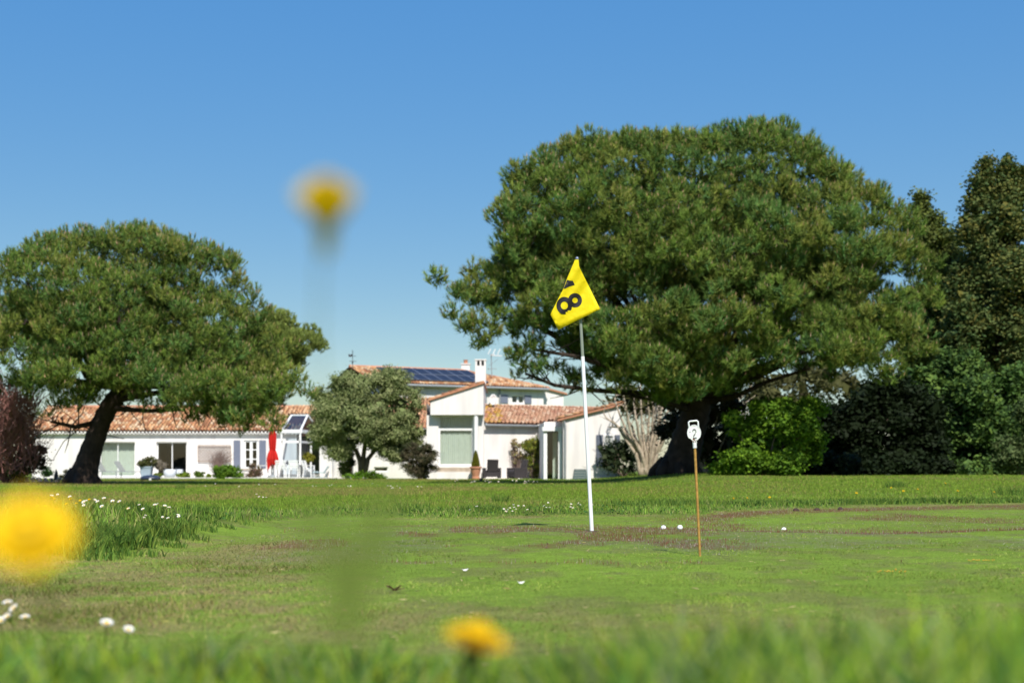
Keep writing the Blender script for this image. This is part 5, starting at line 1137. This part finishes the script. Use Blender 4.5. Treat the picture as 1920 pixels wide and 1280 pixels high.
hp = [(1292.8,804),(1291.6,797),(1291.3,791.5),(1293,789.6),(1300,788.9),(1306.5,788.4),(1308.6,790),(1309.2,795),(1310,803)]; MB().tube([PP(a, b, DN) for a, b in hp], .0047, 8).build('handle', M['enamel'], mk, smooth=True)
two = [(1298.7,808.3),(1299.3,805.8),(1301.6,804.5),(1304.0,805.8),(1304.8,809.2),(1302.9,813.6),(1300.6,817.8),(1299.9,821.2),(1305.6,820.4)]; mb = MB()
for a_, b_ in zip(two[:-1], two[1:]): mb.bar(PP(*a_, DN-.0072), PP(*b_, DN-.0072), .0015, .0048)
for a_ in two: mb.tube([(PX(a_[0], DN), DN-.0079, PZ(a_[1], DN)), (PX(a_[0], DN), DN-.0064, PZ(a_[1], DN))], .0024, 8)
mb.build('digit', M['black'], mk)
mb = MB()
for (cx_, cy_, r_) in ((1301.5,824,2.2),(1303.6,827,2.0),(1299.3,823.3,1.6),(1305,824.6,1.1),(1297.6,826,1.3),(1300.3,827.6,1.2),(1303,830,1.0)):
    pts_ = [(PX(cx_+math.cos(t_)*r_*random.uniform(.6, 1.2), DN), PZ(cy_+math.sin(t_)*r_*random.uniform(.6, 1.3), DN)) for t_ in np.linspace(0, 2*math.pi, 9)[:-1]]; mb.prism(pts_, DN-.0066-random.random()*.0008, DN-.0052)
mb.build('rust_patch', M['rust'], mk)
mb = MB()
for (cx_, cy_, r_) in ((1293.4,810.2,1.3),(1296.2,820,.8),(1301.5,799.2,.7)):
    pts_ = [(PX(cx_+math.cos(t_)*r_*random.uniform(.6, 1.2), DN), PZ(cy_+math.sin(t_)*r_*random.uniform(.6, 1.3), DN)) for t_ in np.linspace(0, 2*math.pi, 8)[:-1]]; mb.prism(pts_, DN-.0064, DN-.0052)
mb.build('chip', M['darkmetal'], mk)

# ------------------------------------------------------------------ golf balls (dimpled)
import bmesh
def golf_ball():
    bm = bmesh.new(); bmesh.ops.create_icosphere(bm, subdivisions=4, radius=.02134); n = 300; g = (1+5**.5)/2
    D = np.array([[math.cos(2*math.pi*i/g)*math.sqrt(1-(1-2*(i+.5)/n)**2), math.sin(2*math.pi*i/g)*math.sqrt(1-(1-2*(i+.5)/n)**2), 1-2*(i+.5)/n] for i in range(n)])
    for v_ in bm.verts:
        q_ = np.array(v_.co.normalized()); m_ = float(np.max(D@q_)); ang_ = math.acos(min(1, m_)); v_.co *= 1-.012*max(0, 1-(ang_/.085)**2)
    me = bpy.data.meshes.new('golf_ball'); bm.to_mesh(me); bm.free(); me.polygons.foreach_set('use_smooth', np.ones(len(me.polygons), bool)); me.materials.append(M['ball']); return me
gb = golf_ball()
for p_, d_, sink, lab in ((1275, 11.2, -.002, 'white golf ball lying fully exposed on the green left of the numbered marker'), (1244, 11.5, .022, 'white golf ball sunk in short weeds nearest the flagstick'), (1470, 11.5, .034, 'white golf ball mostly hidden in red weeds right of the numbered marker')):
    o = bpy.data.objects.new('golf_ball', gb); COL.objects.link(o); X = PX(p_, d_); o.location = (X, d_, float(gz(X, d_))+.0213-sink*.8+.004); tag(o, lab, 'golf ball', 'golf balls on the green')

# ------------------------------------------------------------------ flowers
def petals(n, r0, r1, w, lift, z=0.0, layers=1, jit=.1):
    mb = MB()
    for L_ in range(layers):
        for i in range(n):
            an = 2*math.pi*(i+.5*L_)/n+random.gauss(0, jit*.3); ra, rb2 = r0*(1-.25*L_), r1*(1-.22*L_)*random.uniform(.9, 1.05); c_, s_ = math.cos(an), math.sin(an); li = lift+.12*L_*r1
            def pt(r, o, h): return (c_*r-s_*o, s_*r+c_*o, z+h)
            b = len(mb.v); mb.v += [pt(ra, -w*.35, 0), pt(ra, w*.35, 0), pt((ra+rb2)*.55, w/2, li*.55), pt(rb2, 0, li), pt((ra+rb2)*.55, -w/2, li*.55)]; mb.f.append((b, b+1, b+2, b+3, b+4))
    return mb
def daisy_proto():
    t = thing('daisy', '', 'daisy')
    petals(16, .003, .0115, .0042, .003, .0, 2).build('petals', M['petal_white'], t); MB().lathe((0, 0, 0), [(.0045, 0), (.004, .002), (.002, .0035)], 8).build('flower_centre', M['eye_yellow'], t, smooth=True)
    MB().tube([(0, 0, 0), (.003, 0, -.04), (.002, 0, -.10)], .0011, 5).build('stem', M['stem'], t); return t
def dandelion_proto():
    t = thing('dandelion', '', 'dandelion')
    petals(26, .0005, .020, .0060, .004, .0, 5).build('petals', M['petal_yellow'], t); MB().lathe((0, 0, 0), [(.009, .006), (.008, .0085), (.004, .010)], 12).build('flower_centre', M['petal_yellow'], t, smooth=True); MB().lathe((0, 0, -.016), [(.002, .002), (.006, .006), (.005, .013)], 10).build('calyx', M['stem'], t, smooth=True)
    MB().tube([(0, 0, -.01), (.004, 0, -.06), (.002, 0, -.16)], .0012, 6).build('stem', M['stem'], t); return t
DP, DDP = daisy_proto(), dandelion_proto()
first = {'daisy': True, 'dandelion': True}
def place(kind, X, Y, Z, label, group, s=1.0, tilt=None):
    pr = DP if kind == 'daisy' else DDP
    if first[kind]: o = pr; first[kind] = False
    else: o = copy_tree(pr)
    o.location = (X, Y, Z); a = tilt if tilt is not None else (random.uniform(.2, .7), random.gauss(0, .3)); o.rotation_euler = (a[0], a[1], random.uniform(-.5, .5)); o.scale = (s, s, s)
    o['label'] = label
    if group: o['group'] = group
    elif 'group' in o: del o['group']
def cluster(pts, d_, kind, label, group, s=1.0):
    for p_ in pts: dd_ = d_*(1+random.gauss(0, .015)); place(kind, PX(p_[0], dd_), dd_, PZ(p_[1], dd_), label, group, s*random.uniform(.85, 1.15))
cluster([(97,929),(108,927),(131,931),(161,939),(157,941),(195,934),(211,939),(178,937),(183,940),(191,949),(224,940),(157,947),(241,953)], 8.0, 'daisy', 'white daisy in the raised grass behind the big blurred yellow flower', 'daisies at the left rough')
cluster([(261,946),(290,946),(295,945),(309,948),(317,951),(268,954)], 8.8, 'daisy', 'white daisy at the top of the tall grass corner of the green', 'daisies on the grassy corner')
cluster([(270,970),(273,966),(305,969),(315,971),(334,965),(335,968)], 9.2, 'daisy', 'white daisy low on the grassy corner of the green', 'daisies low on the grassy corner')
cluster([(481,926),(486,931),(493,932),(499,932),(439,958),(633,957),(623,963),(641,956)], 20, 'daisy', 'tiny white daisy in the lawn left of the green', 'daisies in the left lawn', 1.2)
cluster([(945,954),(963,946),(964,951),(953,955),(956,952),(968,954),(972,948),(982,948),(989,955),(961,958),(948,958),(950,959),(881,956),(894,949)], 14.9, 'daisy', 'white daisy in the fringe left of the flagstick', 'daisies left of the flagstick', 1.15)
cluster([(1020,948),(1028,942),(1024,951),(1030,951),(1071,945),(1070,950),(1074,952),(1085,943),(1088,946),(1111,946)], 15.4, 'daisy', 'white daisy in the fringe beside the flagstick', 'daisies beside the flagstick', 1.15)
cluster([(722+random.uniform(0, 70), 912+random.uniform(-2, 4)) for _ in range(9)], 31, 'daisy', 'tiny white daisy in the lawn before the olive tree', 'daisies before the olive tree', 1.7)
cluster([(830+random.uniform(0, 180), 902+random.gauss(0, 2)) for _ in range(26)], 46, 'daisy', 'tiny white daisy in the lawn before the sunroom', 'daisies before the sunroom', 2.2)
cluster([(random.uniform(380, 700), 906+random.uniform(0, 8)) for _ in range(14)], 38, 'daisy', 'tiny white daisy in the far left lawn', 'daisies in the far left lawn', 1.8)
for (a_, b_, l_) in ((14,1130,'topmost'),(26,1140,'second from the top'),(14,1156,'lower left'),(47,1157,'rightmost'),(1,1163,'cut by the frame edge')):
    place('daisy', PX(a_, 3.6), 3.6, PZ(b_, 3.6), 'blurred white daisy at the lower left edge, %s in its clump' % l_, 'daisies at the lower left edge', 1.25)
place('daisy', PX(200, 3.3), 3.3, PZ(1168, 3.3), 'blurred white daisy standing higher of the pair at lower left', None, 1.5)
place('daisy', PX(241, 3.3), 3.3, PZ(1180, 3.3), 'blurred white daisy lower and right of the pair at lower left', None, 1.2)
cluster([(102,935),(98,932),(132,935),(124,944),(143,943),(167,936),(150,938),(85,948),(70,948),(240,953)], 8.3, 'dandelion', 'small yellow dandelion among the daisies at left', 'dandelions among the left daisies', .5)
cluster([(1375,934),(1401,933),(1443,932),(1606,924),(1694,920),(1773,906),(1796,920),(1864,922),(1671,914),(1721,917)], 21, 'dandelion', 'small yellow dandelion in the rough along the right of the green', 'dandelions in the right rough', 1.0)
cluster([(1165,938)], 18, 'dandelion', 'single yellow dandelion in the lawn behind the flagstick', None, .8)
# big blurred yellow flowers close to the lens
place('dandelion', PX(56, .62), .62, PZ(1008, .62), 'huge blurred yellow dandelion at the left edge close to the camera', None, 1.22, (.85, .1))
place('dandelion', PX(892, .95), .95, PZ(1208, .95), 'large blurred yellow dandelion at the bottom centre close to the camera', None, 1.28, (.22, .22))
bt_ = thing('buttercup', 'blurred half open yellow flower on a tall stem against the sky', 'flower', (PX(650, .62), .62, .13)); c0 = PP(614, 430, .62)
mb = petals(13, .0010, .0160, .0100, .018, 0, 4); ca, sa = math.cos(.35), math.sin(.35); mb.xf(lambda x, y, z: (c0[0]+x, c0[1]+y*ca-z*sa, c0[2]+y*sa+z*ca)); mb.build('petals', M['petal_pale'], bt_)
MB().lathe((c0[0]-.0008, c0[1], c0[2]-.0115), [(.0012, 0), (.0035, .003), (.0042, .008), (.003, .0125)], 10).build('calyx', M['petal_pale'], bt_, smooth=True)
MB().tube([PP(612, 420, .62), PP(600, 500, .62), PP(596, 640, .62), PP(612, 800, .62), PP(640, 1000, .62), PP(650, 1180, .62), (PX(650, .62), .62, .13)], .00055, 6).build('stem', M['stem'], bt_, smooth=True)
# leafy bud in front, very blurred
bd = thing('leafy_stem', 'dark green blurred leafy shoot standing close to the camera left of centre', 'plant', (PX(648, .48), .48, .13))
def leafshape(pts, wmax, name='leaf'):
    mb = MB(); n = len(pts); P_ = [Vector(PP(a, b, .48)) for a, b in pts]
    for i, p_ in enumerate(P_):
        w = wmax*math.sin(math.pi*min(1, (i+.35)/(n-.3)))**.7; t = (P_[min(i+1, n-1)]-P_[max(i-1, 0)]).normalized(); s = t.cross(Vector((0, 1, 0))).normalized(); mb.v += [tuple(p_-s*w/2), tuple(p_+Vector((0, .001, 0))), tuple(p_+s*w/2)]
    for i in range(n-1): k_ = i*3; mb.f += [(k_, k_+3, k_+4, k_+1), (k_+1, k_+4, k_+5, k_+2)]
    return mb.build(name, M['stem'], bd, smooth=True)
leafshape([(645,1200),(664,1130),(684,1060),(700,1000),(716,950),(735,905)], .0105); leafshape([(645,1200),(634,1130),(618,1070),(604,1010),(592,960),(585,930)], .0070); leafshape([(648,1190),(655,1130),(664,1080),(668,1035)], .006)
MB().tube([PP(647, 1190, .48), (PX(648, .48), .48, .13)], .0014, 6).build('stem', M['stem'], bd)
# mauve clover heads
for i, (a, b, d_) in enumerate([(107,1247,1.9),(155,1265,1.8),(537,1243,1.9),(1331,1248,1.5),(1714,1163,1.8),(1775,1235,1.7)]):
    t = thing('mauve_flower', ['blurred mauve flower at the lower left corner', 'second blurred mauve flower from the lower left corner, lowest of its pair', 'blurred mauve flower left of the bottom yellow dandelion', 'blurred pale mauve flower right of centre at the bottom edge', 'blurred mauve flower at right above the grass tips', 'faint blurred mauve flower near the lower right corner'][i], 'flower', PP(a, b, d_))
    mb = petals(9, .001, .007, .003, .006, 0, 3); p0 = PP(a, b, d_); mb.xf(lambda x, y, z: (x+p0[0], y+p0[1], z+p0[2])); mb.build('petals', M['purple'], t); MB().tube([p0, (p0[0]+.004, p0[1], p0[2]-.04), (p0[0], p0[1], float(gz(p0[0], p0[1])))], .0012, 5).build('stem', M['stem'], t)
# things lying on the green
for a, b, d_, lab in ((872, 1069, 6.6, 'fallen white petal on the green, the nearer to the tan patch'), (977, 1093, 5.9, 'fallen whitish petal on the green below the flagstick')):
    X = PX(a, d_); mb = MB(); n0 = 10; z_ = float(gz(X, d_))+.012
    for q_ in range(n0): an = 2*math.pi*q_/n0; mb.v.append((X+math.cos(an)*.017, d_+math.sin(an)*.011, z_+.006*math.cos(an*2)))
    for q_ in range(n0): an = 2*math.pi*q_/n0; mb.v.append((X+math.cos(an)*.015, d_+math.sin(an)*.009, z_-.002+.006*math.cos(an*2)))
    mb.f.append(tuple(range(n0))); mb.f.append(tuple(reversed(range(n0, 2*n0))))
    for q_ in range(n0): mb.f.append((q_, (q_+1) % n0, n0+(q_+1) % n0, n0+q_))
    tag(mb.build('fallen_petal', M['petal_white']), lab, 'petal')
for a, b, d_, lab in ((1672, 1072, 6.55, 'yellow catkin lying on the green, the lower left of the two'), (1840, 1050, 7.4, 'yellow catkin lying on the green near the right edge')):
    X = PX(a, d_); z_ = float(gz(X, d_))+.012; mb = MB()
    for q_ in range(14): mb.lathe((X-.065+q_*.010+random.gauss(0, .003), d_+random.gauss(0, .006), z_-.004+random.gauss(0, .002)), [(.001, -.004), (random.uniform(.002, .006), 0), (.001, .004)], 7)
    tag(mb.build('catkin', mat('ochre_catkin', (.50, .33, .04), .8)), lab, 'catkin')
X = PX(735, 5.45); z_ = float(gz(X, 5.45)); mb = MB()
for q_ in range(7): an = random.uniform(0, 6.28); mb.bar((X+random.gauss(0, .02), 5.45, z_+.008), (X+math.cos(an)*.05, 5.45+math.sin(an)*.03, z_+random.uniform(.005, .035)), .012, .002)
tag(mb.build('dead_leaf', M['brownleaf']), 'crumpled dark brown dead leaf on the green left of centre', 'leaf')
for i, (a, d_) in enumerate(((1492, 16.6), (1532, 17.0), (1576, 17.2))):
    X = PX(a, d_); mb = MB().lathe((X, d_, float(gz(X, d_))), [(.04, -.01), (.034, .015), (.014, .032)], 9); mb.xf(lambda x, y, z: (x+random.gauss(0, .004), y, z+random.gauss(0, .003)))
    tag(mb.build('soil_clod', M['soil']), ['largest dark soil clod at the far edge of the green', 'middle dark soil clod at the far edge of the green', 'rightmost dark soil clod at the far edge of the green'][i], 'clod')
